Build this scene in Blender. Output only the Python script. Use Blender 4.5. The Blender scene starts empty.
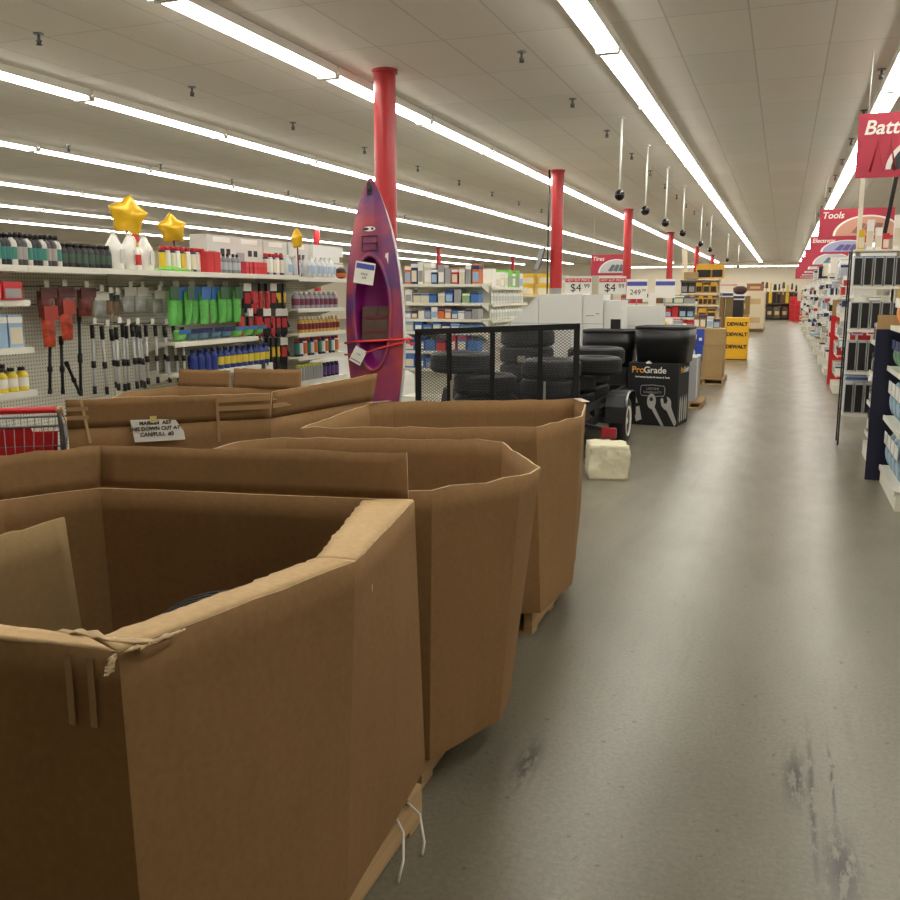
import bpy, bmesh, math, random
from mathutils import Vector, Matrix, noise
random.seed(7)
D = bpy.data; SC = bpy.context.scene; COL = SC.collection
PI = math.pi
# ------------------------------------------------------------------ camera, world, exposure
F, VX, VY, EYE = 900., 784., 294., 1.6
PITCH = math.atan((450 - VY) / F); YAW = math.atan((VX - 450) / F * math.cos(PITCH))
cam_d = D.cameras.new('camera'); cam_d.sensor_width = 36; cam_d.lens = F * 36 / 900; cam_d.clip_end = 200
cam = D.objects.new('camera', cam_d); COL.objects.link(cam)
cam.location = (0, 0, EYE); cam.rotation_euler = (PI / 2 - PITCH, 0, YAW)
SC.camera = cam
w = D.worlds.new('world'); SC.world = w; w.use_nodes = True
w.node_tree.nodes['Background'].inputs[0].default_value = (.9, .87, .8, 1)
w.node_tree.nodes['Background'].inputs[1].default_value = 0.0
SC.view_settings.view_transform = 'Standard'; SC.view_settings.look = 'None'
SC.view_settings.gamma = 1; SC.view_settings.use_curve_mapping = False
SC.view_settings.exposure = 0.38
SC.cycles.max_bounces = 7; SC.cycles.diffuse_bounces = 5; SC.cycles.glossy_bounces = 3
SC.cycles.sample_clamp_indirect = 6
TUBE = 19.0        # strength of the fluorescent tubes
TUBE_COL = (1.0, .965, .885)
CEIL = 3.7
_f = Vector((-math.sin(YAW) * math.cos(PITCH), math.cos(YAW) * math.cos(PITCH), -math.sin(PITCH)))
_r = Vector((math.cos(YAW), math.sin(YAW), 0)); _u = _r.cross(_f)
def ray(px, py): return _r * ((px - 450) / F) - _u * ((py - 450) / F) + _f
def on(axis, px, py, v):
    "the point of the place seen at a pixel of the photograph on the plane x, y or z = v"
    d = ray(px, py); o = Vector((0, 0, EYE)); t = (v - o[axis]) / d[axis]; return o + d * t
def oy(px, py, y): return on(1, px, py, y)
def ox(px, py, x): return on(0, px, py, x)
def oz(px, py, z): return on(2, px, py, z)
def pix(p):
    v = Vector(p) - Vector((0, 0, EYE)); d = v.dot(_f)
    return (-9999, -9999) if d < .05 else (450 + F * v.dot(_r) / d, 450 - F * v.dot(_u) / d)
# ------------------------------------------------------------------ materials
def lin(c):
    return tuple(((x / 255) / 12.92 if x / 255 <= .04045 else ((x / 255 + .055) / 1.055) ** 2.4) for x in c)
MATS = {}
def mat(name, rgb, rough=.55, metal=0., var=0., scale=8., spec=.5, bump=0., coat=0., stretch=None):
    if name in MATS: return MATS[name]
    m = D.materials.new(name); m.use_nodes = True; nt = m.node_tree; b = nt.nodes['Principled BSDF']
    c = lin(rgb); b.inputs['Base Color'].default_value = (*c, 1); b.inputs['Roughness'].default_value = rough
    b.inputs['Metallic'].default_value = metal; b.inputs['Specular IOR Level'].default_value = spec
    if coat: b.inputs['Coat Weight'].default_value = coat
    if var or bump:
        tc = nt.nodes.new('ShaderNodeTexCoord'); mp = nt.nodes.new('ShaderNodeMapping')
        mp.inputs['Scale'].default_value = stretch or (1, 1, 1)
        n = nt.nodes.new('ShaderNodeTexNoise'); n.inputs['Scale'].default_value = scale; n.inputs['Detail'].default_value = 6
        nt.links.new(tc.outputs['Object'], mp.inputs[0]); nt.links.new(mp.outputs[0], n.inputs['Vector'])
        if var:
            r = nt.nodes.new('ShaderNodeValToRGB')
            r.color_ramp.elements[0].position = .3; r.color_ramp.elements[1].position = .7
            r.color_ramp.elements[0].color = (*[x * (1 - var) for x in c], 1); r.color_ramp.elements[1].color = (*[min(1, x * (1 + var)) for x in c], 1)
            nt.links.new(n.outputs['Fac'], r.inputs[0]); nt.links.new(r.outputs[0], b.inputs['Base Color'])
        if bump:
            bp = nt.nodes.new('ShaderNodeBump'); bp.inputs['Strength'].default_value = bump; bp.inputs['Distance'].default_value = .01
            nt.links.new(n.outputs['Fac'], bp.inputs['Height']); nt.links.new(bp.outputs[0], b.inputs['Normal'])
    MATS[name] = m; return m
def emit(name, col, s):
    m = D.materials.new(name); m.use_nodes = True; nt = m.node_tree; nt.nodes.clear()
    e = nt.nodes.new('ShaderNodeEmission'); o = nt.nodes.new('ShaderNodeOutputMaterial')
    e.inputs[0].default_value = (*col, 1); e.inputs[1].default_value = s; nt.links.new(e.outputs[0], o.inputs[0])
    return m
def color(rgb, rough=.5): return mat('paint_%02x%02x%02x' % tuple(rgb), rgb, rough)
# --- concrete floor: polished, mottled, scuffed
SCUFF = ((.18, .013, 2.9, .66), (.245, .009, 3.05, .42), (.13, .05, 3.02, .26), (.25, .07, 2.55, .28), (-.74, .05, 2.8, .22))
def floor_mat():
    m = D.materials.new('polished_concrete'); m.use_nodes = True; nt = m.node_tree; N = nt.nodes; L = nt.links; b = N['Principled BSDF']
    tc = N.new('ShaderNodeTexCoord')
    def tex(scale, st, det=6, rough=.6):
        mp = N.new('ShaderNodeMapping'); mp.inputs['Scale'].default_value = st; L.new(tc.outputs['Object'], mp.inputs[0])
        n = N.new('ShaderNodeTexNoise'); n.inputs['Scale'].default_value = scale; n.inputs['Detail'].default_value = det; n.inputs['Roughness'].default_value = rough
        L.new(mp.outputs[0], n.inputs['Vector']); return n
    def ramp(src, p0, p1, c0, c1):
        r = N.new('ShaderNodeValToRGB'); e = r.color_ramp.elements; e[0].position = p0; e[1].position = p1
        e[0].color = (*c0, 1); e[1].color = (*c1, 1); L.new(src, r.inputs[0]); return r
    def mix(a, bb, fac, mode='MIX'):
        x = N.new('ShaderNodeMixRGB'); x.blend_type = mode
        L.new(a, x.inputs[1]); L.new(bb, x.inputs[2])
        if isinstance(fac, (int, float)): x.inputs[0].default_value = fac
        else: L.new(fac, x.inputs[0])
        return x
    base = ramp(tex(1.1, (1, .35, 1)).outputs['Fac'], .3, .72, lin((100, 95, 82)), lin((127, 122, 107)))
    fine = ramp(tex(55, (1, 1, 1), 8, .8).outputs['Fac'], .35, .65, (.72, .72, .71), (1.15, 1.15, 1.15))
    a = mix(base.outputs[0], fine.outputs[0], 1, 'MULTIPLY')
    drag = ramp(tex(7, (1, .06, 1), 4).outputs['Fac'], .62, .74, (1, 1, 1), (.72, .69, .64))
    a = mix(a.outputs[0], drag.outputs[0], .75, 'MULTIPLY')
    spots = ramp(tex(26, (1, .8, 1), 2, .4).outputs['Fac'], .70, .74, (1, 1, 1), (.45, .42, .38))
    a = mix(a.outputs[0], spots.outputs[0], .7, 'MULTIPLY')
    # a worn, tyre-darkened track down the aisle (own shape, x about .05-.35, y 1.5-4)
    sep = N.new('ShaderNodeSeparateXYZ'); L.new(tc.outputs['Object'], sep.inputs[0])
    def band(out, c, wd):
        s = N.new('ShaderNodeMath'); s.operation = 'SUBTRACT'; L.new(out, s.inputs[0]); s.inputs[1].default_value = c
        ab = N.new('ShaderNodeMath'); ab.operation = 'ABSOLUTE'; L.new(s.outputs[0], ab.inputs[0])
        mr = N.new('ShaderNodeMapRange'); mr.inputs[1].default_value = wd; mr.inputs[2].default_value = wd * .15; L.new(ab.outputs[0], mr.inputs[0])
        return mr.outputs[0]
    def mul(p, q):
        s = N.new('ShaderNodeMath'); s.operation = 'MULTIPLY'; L.new(p, s.inputs[0]); L.new(q, s.inputs[1]); return s.outputs[0]
    spk = ramp(tex(34, (1, .25, 1), 5, .7).outputs['Fac'], .44, .52, (0, 0, 0), (1, 1, 1)).outputs[0]
    dark = N.new('ShaderNodeRGB'); dark.outputs[0].default_value = (*lin((42, 35, 25)), 1)
    for cx, wx, cy, wy in SCUFF:
        f = mul(mul(band(sep.outputs[0], cx, wx), band(sep.outputs[1], cy, wy)), spk)
        a = mix(a.outputs[0], dark.outputs[0], f)
    L.new(a.outputs[0], b.inputs['Base Color'])
    rr = N.new('ShaderNodeMapRange'); L.new(tex(5, (1, .3, 1)).outputs['Fac'], rr.inputs[0]); rr.inputs[3].default_value = .22; rr.inputs[4].default_value = .42
    L.new(rr.outputs[0], b.inputs['Roughness']); b.inputs['Specular IOR Level'].default_value = .5
    bp = N.new('ShaderNodeBump'); bp.inputs['Strength'].default_value = .1; bp.inputs['Distance'].default_value = .002
    L.new(tex(120, (1, 1, 1), 6).outputs['Fac'], bp.inputs['Height']); L.new(bp.outputs[0], b.inputs['Normal'])
    return m
def ceiling_mat():
    m = D.materials.new('ceiling_tiles'); m.use_nodes = True; nt = m.node_tree; N = nt.nodes; L = nt.links; b = N['Principled BSDF']
    tc = N.new('ShaderNodeTexCoord'); br = N.new('ShaderNodeTexBrick'); br.offset = 0
    br.inputs['Scale'].default_value = 1; br.inputs['Brick Width'].default_value = 1.22; br.inputs['Row Height'].default_value = .61
    br.inputs['Mortar Size'].default_value = .007; br.inputs['Mortar Smooth'].default_value = .2
    br.inputs['Color1'].default_value = (*lin((238, 233, 222)), 1); br.inputs['Color2'].default_value = (*lin((232, 227, 216)), 1)
    br.inputs['Mortar'].default_value = (*lin((208, 202, 190)), 1)
    mp = N.new('ShaderNodeMapping'); mp.inputs['Rotation'].default_value = (0, 0, PI / 2); mp.inputs['Location'].default_value = (.2, .37, 0)
    L.new(tc.outputs['Object'], mp.inputs[0]); L.new(mp.outputs[0], br.inputs['Vector'])
    L.new(br.outputs['Color'], b.inputs['Base Color']); b.inputs['Roughness'].default_value = .9; b.inputs['Specular IOR Level'].default_value = .1
    return m
def cardboard(name, rgb, var=.12):
    m = mat(name, rgb, .82, 0, 0, spec=.15); nt = m.node_tree; N = nt.nodes; L = nt.links; b = N['Principled BSDF']; c = lin(rgb)
    tc = N.new('ShaderNodeTexCoord')
    def layer(scale, st, p0, p1, c0, c1, det=5):
        mp = N.new('ShaderNodeMapping'); mp.inputs['Scale'].default_value = st; L.new(tc.outputs['Object'], mp.inputs[0])
        n = N.new('ShaderNodeTexNoise'); n.inputs['Scale'].default_value = scale; n.inputs['Detail'].default_value = det; L.new(mp.outputs[0], n.inputs[0])
        r = N.new('ShaderNodeValToRGB'); e = r.color_ramp.elements; e[0].position = p0; e[1].position = p1; e[0].color = (*c0, 1); e[1].color = (*c1, 1)
        L.new(n.outputs['Fac'], r.inputs[0]); return r.outputs[0], n.outputs['Fac']
    a, _ = layer(2.5, (1, 1, .8), .3, .7, [x * (1 - var) for x in c], [x * (1 + var) for x in c])
    s, f = layer(30, (1, 1, .03), .3, .7, (.975, .975, .975), (1.02, 1.02, 1.02), 3)
    g, _ = layer(60, (1, 1, 1), .3, .7, (.93, .93, .93), (1.05, 1.05, 1.05), 4)
    for t in (s, g):
        x = N.new('ShaderNodeMixRGB'); x.blend_type = 'MULTIPLY'; x.inputs[0].default_value = 1; L.new(a, x.inputs[1]); L.new(t, x.inputs[2]); a = x.outputs[0]
    L.new(a, b.inputs['Base Color'])
    bp = N.new('ShaderNodeBump'); bp.inputs['Strength'].default_value = .08; bp.inputs['Distance'].default_value = .004; L.new(f, bp.inputs['Height']); L.new(bp.outputs[0], b.inputs['Normal'])
    return m
def pegboard_mat():
    m = mat('pegboard', (188, 186, 168), .7, 0); nt = m.node_tree; N = nt.nodes; L = nt.links; b = N['Principled BSDF']
    tc = N.new('ShaderNodeTexCoord'); mp = N.new('ShaderNodeMapping'); mp.inputs['Scale'].default_value = (1, 0, 1)
    v = N.new('ShaderNodeTexVoronoi'); v.inputs['Scale'].default_value = 38; v.inputs['Randomness'].default_value = 0
    L.new(tc.outputs['Object'], mp.inputs[0]); L.new(mp.outputs[0], v.inputs[0])
    r = N.new('ShaderNodeValToRGB'); e = r.color_ramp.elements; e[0].position = .16; e[1].position = .22
    e[0].color = (*lin((110, 108, 96)), 1); e[1].color = (*lin((206, 204, 188)), 1)
    L.new(v.outputs['Distance'], r.inputs[0]); L.new(r.outputs[0], b.inputs['Base Color']); return m
def kayak_mat():
    m = mat('kayak_plastic', (150, 60, 120), .38); nt = m.node_tree; N = nt.nodes; L = nt.links; b = N['Principled BSDF']
    tc = N.new('ShaderNodeTexCoord'); n = N.new('ShaderNodeTexNoise'); n.inputs['Scale'].default_value = 2.6; n.inputs['Detail'].default_value = 3
    n.inputs['Distortion'].default_value = .6
    L.new(tc.outputs['Object'], n.inputs[0]); r = N.new('ShaderNodeValToRGB'); e = r.color_ramp.elements
    e[0].position = .36; e[0].color = (*lin((92, 52, 108)), 1); e[1].position = .72; e[1].color = (*lin((188, 78, 48)), 1)
    k = e.new(.5); k.color = (*lin((138, 54, 88)), 1)
    L.new(n.outputs['Fac'], r.inputs[0]); L.new(r.outputs[0], b.inputs['Base Color']); return m
M_FLOOR, M_CEIL = floor_mat(), ceiling_mat()
M_WALL = mat('painted_wall', (222, 212, 190), .8, var=.03, scale=.6)
M_CARD = cardboard('cardboard', (140, 108, 72), .08); M_CARDL = cardboard('cardboard_lit_flap', (196, 166, 124), .06); M_CARD2 = cardboard('cardboard_plain', (164, 138, 98), .08)  # M_CARDL is paler: light on the upturned flaps put into the colour
M_TORN = mat('torn_paper_edge', (198, 172, 134), .9, var=.15, scale=40)
M_TAPE = mat('packing_tape', (160, 128, 90), .3, spec=.6)
M_RED = mat('column_red', (172, 30, 34), .38); M_GREY = mat('column_grey', (150, 152, 152), .5)
M_SHELF = mat('shelf_cream', (226, 224, 210), .45); M_PEG = pegboard_mat(); M_KAYAK = kayak_mat()
M_WHITE = mat('white_plastic', (236, 234, 226), .4); M_OFF = mat('white_laminate', (226, 226, 222), .5)
M_BLACK = mat('black_plastic', (20, 20, 22), .42); M_BLK2 = mat('matte_black', (14, 14, 15), .7)
M_STEEL = mat('black_steel', (17, 17, 19), .45, .2); M_SILV = mat('silver', (200, 202, 205), .28, .85); M_WIRE = mat('zinc_wire', (120, 122, 124), .35, .8)
M_RUB = mat('tyre_rubber', (26, 27, 29), .55, var=.2, scale=14, bump=.2)
M_WOOD = mat('pallet_wood', (176, 146, 104), .8, var=.18, scale=9, stretch=(1, .15, 4)); M_NAVY = mat('navy_print', (18, 20, 48), .45)
M_TUBE = emit('fluorescent_tube', TUBE_COL, TUBE)
M_SIGN = mat('banner_red', (176, 48, 70), .55); M_SIGN2 = mat('banner_red_dark', (172, 38, 62), .55)
M_INK = mat('black_ink', (22, 20, 22), .6); M_PRICE_BLUE = mat('price_blue', (70, 78, 168), .5); M_PRICE_RED = mat('price_red', (206, 44, 60), .5)
# ------------------------------------------------------------------ mesh builder
class MB:
    def __init__(s): s.b = bmesh.new()
    def face(s, pts, m=0):
        f = s.b.faces.new([s.b.verts.new(p) for p in pts]); f.material_index = m; return f
    def hexa(s, c, m=0):      # 8 corners: bottom loop, top loop
        v = [s.b.verts.new(p) for p in c]
        for q in ((3, 2, 1, 0), (4, 5, 6, 7), (0, 1, 5, 4), (1, 2, 6, 5), (2, 3, 7, 6), (3, 0, 4, 7)):
            s.b.faces.new([v[i] for i in q]).material_index = m
        return s
    def box(s, x0, x1, y0, y1, z0, z1, m=0):
        return s.hexa([(x0, y0, z0), (x1, y0, z0), (x1, y1, z0), (x0, y1, z0), (x0, y0, z1), (x1, y0, z1), (x1, y1, z1), (x0, y1, z1)], m)
    def bar(s, p, q, wd, ht, m=0, up=(0, 0, 1)):
        p, q = Vector(p), Vector(q); d = (q - p).normalized(); up = Vector(up)
        if abs(d.dot(up)) > .98: up = Vector((0, 1, 0))
        a = d.cross(up).normalized() * wd / 2; b = a.cross(d).normalized() * ht / 2
        return s.hexa([p - a - b, p + a - b, q + a - b, q - a - b, p - a + b, p + a + b, q + a + b, q - a + b], m)
    def cyl(s, p, q, r0, r1=None, n=12, m=0, caps=True):
        r1 = r0 if r1 is None else r1; p, q = Vector(p), Vector(q); d = (q - p).normalized()
        a = d.orthogonal().normalized(); c = d.cross(a); lo, hi = [], []
        for i in range(n):
            t = 2 * PI * i / n; e = a * math.cos(t) + c * math.sin(t)
            lo.append(s.b.verts.new(p + e * r0)); hi.append(s.b.verts.new(q + e * r1))
        for i in range(n):
            f = s.b.faces.new((lo[i], lo[(i + 1) % n], hi[(i + 1) % n], hi[i])); f.material_index = m; f.smooth = True
        if caps:
            s.b.faces.new(lo[::-1]).material_index = m; s.b.faces.new(hi).material_index = m
        return s
    def lathe(s, prof, n=14, mi=None, c=(0, 0, 0), sx=1., sy=1.):
        "profile (r, z) turned about z; mi: material per segment"
        rings = []
        for r, z in prof:
            rings.append([s.b.verts.new((c[0] + sx * r * math.cos(2 * PI * i / n), c[1] + sy * r * math.sin(2 * PI * i / n), c[2] + z)) for i in range(n)])
        for k in range(len(prof) - 1):
            for i in range(n):
                f = s.b.faces.new((rings[k][i], rings[k][(i + 1) % n], rings[k + 1][(i + 1) % n], rings[k + 1][i]))
                f.smooth = True; f.material_index = mi[k] if mi else 0
        s.b.faces.new(rings[0][::-1]).material_index = mi[0] if mi else 0
        s.b.faces.new(rings[-1]).material_index = mi[-1] if mi else 0
        return s
    def tube(s, pts, r, n=8, m=0, closed=False):
        pts = [Vector(p) for p in pts]; rings = []; N = len(pts); ref = None
        for i, p in enumerate(pts):
            d = (pts[(i + 1) % N if closed else min(i + 1, N - 1)] - pts[(i - 1) % N if closed else max(i - 1, 0)]).normalized()
            a = d.orthogonal().normalized() if ref is None else (ref - d * ref.dot(d)).normalized()
            ref = a; c = d.cross(a)
            rr = r[i] if isinstance(r, (list, tuple)) else r
            rings.append([s.b.verts.new(p + (a * math.cos(2 * PI * k / n) + c * math.sin(2 * PI * k / n)) * rr) for k in range(n)])
        for i in range(N if closed else N - 1):
            for k in range(n):
                f = s.b.faces.new((rings[i][k], rings[i][(k + 1) % n], rings[(i + 1) % N][(k + 1) % n], rings[(i + 1) % N][k])); f.smooth = True; f.material_index = m
        if not closed:
            s.b.faces.new(rings[0][::-1]).material_index = m; s.b.faces.new(rings[-1]).material_index = m
        return s
    def prism(s, pts, z0, z1, m=0, flip=None):
        "outline (x, y) between two heights; flip maps (x, y, z) to another orientation"
        fn = flip or (lambda x, y, z: (x, y, z)); n = len(pts)
        lo = [s.b.verts.new(fn(x, y, z0)) for x, y in pts]; hi = [s.b.verts.new(fn(x, y, z1)) for x, y in pts]
        s.b.faces.new(lo[::-1]).material_index = m; s.b.faces.new(hi).material_index = m
        for i in range(n): s.b.faces.new((lo[i], lo[(i + 1) % n], hi[(i + 1) % n], hi[i])).material_index = m
        return s
    def grid(s, fn, nu, nv, m=0, keep=None, smooth=True):
        V = [[s.b.verts.new(fn(i / nu, j / nv)) for j in range(nv + 1)] for i in range(nu + 1)]
        for i in range(nu):
            for j in range(nv):
                if keep and not keep((i + .5) / nu, (j + .5) / nv): continue
                f = s.b.faces.new((V[i][j], V[i + 1][j], V[i + 1][j + 1], V[i][j + 1])); f.smooth = smooth; f.material_index = m
        return s
    def build(s, name, mats, parent=None, loc=(0, 0, 0), rot=(0, 0, 0), bevel=0, solid=0, keep_normals=False):
        loose = [v for v in s.b.verts if not v.link_faces]
        if loose: bmesh.ops.delete(s.b, geom=loose, context='VERTS')
        if not keep_normals: bmesh.ops.recalc_face_normals(s.b, faces=s.b.faces)
        me = D.meshes.new(name); s.b.to_mesh(me); s.b.free()
        for m in (mats if isinstance(mats, (list, tuple)) else [mats]): me.materials.append(m)
        o = D.objects.new(name, me); COL.objects.link(o); o.location = loc; o.rotation_euler = rot
        if parent: o.parent = parent
        if solid:
            k = o.modifiers.new('thickness', 'SOLIDIFY'); k.thickness = solid; k.offset = 0
        if bevel:
            k = o.modifiers.new('edge', 'BEVEL'); k.width = bevel; k.segments = 2; k.limit_method = 'ANGLE'
        return o
def tag(o, label, cat, group=None):
    o['label'] = label; o['category'] = cat
    if group: o['group'] = group
    elif 'group' in o: del o['group']
    return o
def empty(name, loc=(0, 0, 0), rz=0.):
    o = D.objects.new(name, None); COL.objects.link(o); o.location = loc; o.rotation_euler = (0, 0, rz); o.empty_display_size = .1; return o
def struct(o): o['kind'] = 'structure'; return o
def text(name, body, size, m, parent, loc, rot=(PI / 2, 0, 0), align='CENTER', ext=.001, shear=0., bold=0.):
    c = D.curves.new(name, 'FONT'); c.body = body; c.size = size; c.align_x = align; c.align_y = 'CENTER'; c.extrude = ext; c.shear = shear; c.offset = bold
    c.materials.append(m); t = D.objects.new(name, c); me = D.meshes.new_from_object(t); D.objects.remove(t); D.curves.remove(c); me.name = name
    if not me.materials: me.materials.append(m)
    o = D.objects.new(name, me); COL.objects.link(o); o.location = loc; o.rotation_euler = rot; o.parent = parent; return o
KIDS = {}
def kids(o): return [c for c in D.objects if c.parent == o]
def dup(root):
    if root.name not in KIDS: KIDS[root.name] = [(c, kids(c)) for c in kids(root)]
    r = root.copy(); COL.objects.link(r)
    for c, gs in KIDS[root.name]:
        d = c.copy(); COL.objects.link(d); d.parent = r
        for g in gs: e = g.copy(); COL.objects.link(e); e.parent = d
    return r
class Kind:
    "one kind of thing: the first put() moves the built one, later ones copy it with its parts"
    def __init__(s, root, cat): s.root, s.cat, s.used = root, cat, False
    def put(s, loc, rz, label, group=None, sc=1., rot=None):
        o = s.root if not s.used else dup(s.root)
        s.used = True; o.location = loc; o.rotation_euler = rot or (0, 0, rz)
        o.scale = (sc, sc, sc) if isinstance(sc, (int, float)) else sc
        return tag(o, label, s.cat, group)
ONES = ['', 'first', 'second', 'third', 'fourth', 'fifth', 'sixth', 'seventh', 'eighth', 'ninth', 'tenth', 'eleventh', 'twelfth', 'thirteenth', 'fourteenth',
        'fifteenth', 'sixteenth', 'seventeenth', 'eighteenth', 'nineteenth']
def nth(i):
    if i < 20: return ONES[i]
    t = ['', '', 'twent', 'thirt', 'fort', 'fift'][i // 10]
    return t + 'ieth' if i % 10 == 0 else t + 'y-' + ONES[i % 10]
def row(kind, n, p0, p1, rz, fmt, group, jit=.004, sc=1., rotj=.15):
    p0, p1 = Vector(p0), Vector(p1); out = []
    for i in range(n):
        p = p0.lerp(p1, i / max(1, n - 1)) + Vector((random.uniform(-jit, jit), random.uniform(-jit, jit), .002))
        k = kind[i % len(kind)] if isinstance(kind, list) else kind
        out.append(k.put(p, rz + random.uniform(-rotj, rotj), fmt.format(nth(i + 1)), group, sc))
    return out
# ------------------------------------------------------------------ products (each stands on z = 0 and faces -y)
def bottle(name, r, h, body, cap, label=None, neck=.35, n=12, flat=1., caph=.14, cat='bottle'):
    hb = h * (1 - caph); m = MB()
    m.lathe([(r * .92, 0), (r, h * .02), (r, hb * .2), (r * 1.005, hb * .22), (r * 1.005, hb * .66), (r, hb * .68), (r, hb * .76), (r * .8, hb * .88), (r * neck, hb * .96), (r * neck, hb)],
            n, [0, 0, 0, 1, 0, 0, 0, 0, 0], sy=flat)
    o = m.build(name, [body, label or body])
    c = MB(); c.lathe([(r * neck * 1.15, hb - .001), (r * neck * 1.15, h * .985), (r * neck * .9, h)], 10); c.build('cap', cap, o)
    return Kind(o, cat)
def can(name, r, h, body, cap, label=None, cat='spray can'):
    m = MB(); m.lathe([(r * .96, 0), (r, .004), (r, h * .12), (r, h * .74), (r * .98, h * .8), (r * .72, h * .84)], 12, [0, 0, 1, 0, 0]); o = m.build(name, [body, label or body])
    c = MB(); c.lathe([(r * .82, h * .835), (r * .82, h * .97), (r * .7, h)], 10); c.build('cap', cap, o); return Kind(o, cat)
def jug(name, w_, h, body, cap, label, cat='jug'):
    m = MB(); pr = [(.44, 0), (.5, .02), (.5, .52), (.46, .62), (.34, .73), (.17, .88), (.13, .91), (.13, .96)]
    m.lathe([(a * w_, z * h) for a, z in pr], 16, sy=.75); o = m.build(name, body)
    c = MB(); c.lathe([(.15 * w_, .955 * h), (.15 * w_, h)], 10); c.build('cap', cap, o)
    k = MB(); k.tube([(.1 * w_, 0, .9 * h), (.32 * w_, 0, .9 * h), (.46 * w_, 0, .8 * h), (.47 * w_, 0, .62 * h)], .05 * w_, 6); k.build('handle', body, o)
    l = MB(); l.box(-.27 * w_, .27 * w_, -.385 * w_, -.36 * w_, .16 * h, .54 * h); l.build('paper_label', label, o)
    return Kind(o, cat)
BOXES = {}
def carton(name, sx, sy, sz, body, front=None, band=None, cat='box'):
    "printed retail box: body, a printed panel on the front and a coloured band"
    key = (name, sx, sy, sz, body.name, front.name if front else '', band.name if band else '')
    if key in BOXES: return BOXES[key]
    m = MB(); m.box(-sx / 2, sx / 2, -sy / 2, sy / 2, 0, sz, 0)
    if front: m.box(-sx * .42, sx * .42, -sy / 2 - .0015, -sy / 2, sz * .1, sz * .62, 1)
    if band: m.box(-sx / 2 - .001, sx / 2 + .001, -sy / 2 - .001, sy / 2 + .001, sz * .76, sz * .94, 2)
    BOXES[key] = Kind(m.build(name, [body, front or body, band or body]), cat); return BOXES[key]
def hangpack(name, sx, sz, body, card, cat, depth=.04, lump=.9):
    "a pack hanging from a hook: header card and the stuffed pouch below; z = 0 is its top"
    m = MB()
    def pouch(s_):
        return lambda u, v: ((u - .5) * sx * (1 - .12 * v), s_ * depth * .5 * (math.sin(PI * u) ** .5) * (math.sin(PI * min(1, v * .98 + .01)) ** .5), -sz * (1 - lump) - v * sz * lump)
    m.grid(pouch(-1), 8, 8); m.grid(pouch(1), 8, 8); o = m.build(name, body)
    c = MB(); c.box(-sx * .5, sx * .5, -depth * .5 - .004, -depth * .5, -sz * .34, 0); c.build('header_card', card, o)
    return Kind(o, cat)
# ------------------------------------------------------------------ the setting
XL, XR, YN, YF = -27., 9., -4., 64.5
b = MB(); b.box(XL, XR, YN, YF, -.1, 0); struct(b.build('floor', M_FLOOR))
b = MB(); b.box(XL, XR, YN, YF, CEIL, CEIL + .1); struct(b.build('ceiling', M_CEIL))
for n, a in (('wall_far', (XL, XR, YF, YF + .15)), ('wall_left', (XL - .15, XL, YN, YF)), ('wall_right', (XR, XR + .15, YN, YF)), ('wall_near', (XL, XR, YN - .15, YN))):
    b = MB(); b.box(*a, 0, CEIL); struct(b.build(n, M_WALL))
for x, ys in ((-3.70, (8.3,)), (-3.78, (15.75, 23.4, 32.5, 42.6, 52)), (-13.9, (17.2, 25.8)), (-14.8, (39, 51))):
    for y in ys:
        m = MB(); m.cyl((x, y, 0), (x, y, 1.7), .106, n=24, m=1, caps=False); m.cyl((x, y, 1.7), (x, y, CEIL - .03), .106, n=24, m=0, caps=False)
        m.cyl((x, y, CEIL - .03), (x, y, CEIL), .125, n=24, m=0); struct(m.build('column', [M_RED, M_GREY]))
# ------------------------------------------------------------------ fluorescent strips, row by row
def light_fixture():
    m = MB(); L = 2.40
    m.box(-.10, .10, -L / 2, L / 2, -.055, 0)
    for x in (-.10, .094): m.box(x, x + .006, -L / 2, L / 2, -.076, -.055)  # side lips added to keep tube light off the nearby ceiling
    o = m.build('ceiling_light', M_WHITE)
    for x in (-.05, .05):
        t = MB(); t.cyl((x, -L / 2 + .03, -.085), (x, L / 2 - .03, -.085), .022, n=8); t.build('fluorescent_tube', M_TUBE, o)
    for y in (-L / 2 + .012, L / 2 - .012):
        e = MB(); e.box(-.095, .095, y - .012, y + .012, -.11, -.06); e.build('lamp_holder', M_WHITE, o)
    return Kind(o, 'ceiling light')
LK = light_fixture()
ROWS = [(3.4, 'added over the signed end of the store shelves'), (.90, 'beside the red hanging banners'), (-1.51, 'over the edge of the concrete aisle'), (-4.14, 'just past the first tall red pole'),  # first row is out of sight, added for its light
        (-7.0, 'over the car care shelving'), (-10.1, 'one row beyond the car care shelving'), (-13.7, 'over the distant line of red poles'), (-17.1, 'one row beyond the distant red poles'), (-20.7, 'in the row furthest over the left store end'.replace('left ', 'far '))]
for x, where in ROWS:
    k = 0; y = 1.9
    while y < 62:
        a, c = pix((x, y + 1.2, 3.6)), pix((x, y - 1.2, 3.6)); seen = any(0 <= q[0] <= 900 and 0 <= q[1] <= 900 for q in (a, c, pix((x, y, 3.6))))
        if seen:
            k += 1; LK.put((x, y, CEIL), 0, f'{nth(k)} fluorescent strip light of the row {where}', 'ceiling strip lights')
        else:
            LK.put((x, y, CEIL), 0, f'fluorescent strip light beyond the view, row {where}', 'strip lights outside the view ' + where)
        y += 2.44
for i in range(5):
    LK.put((-9.2 + i * 2.44, 62.3, CEIL - .25), PI / 2, f'{nth(i + 1)} strip light of the cross row hung before the far wall', 'cross row of strip lights')
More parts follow.
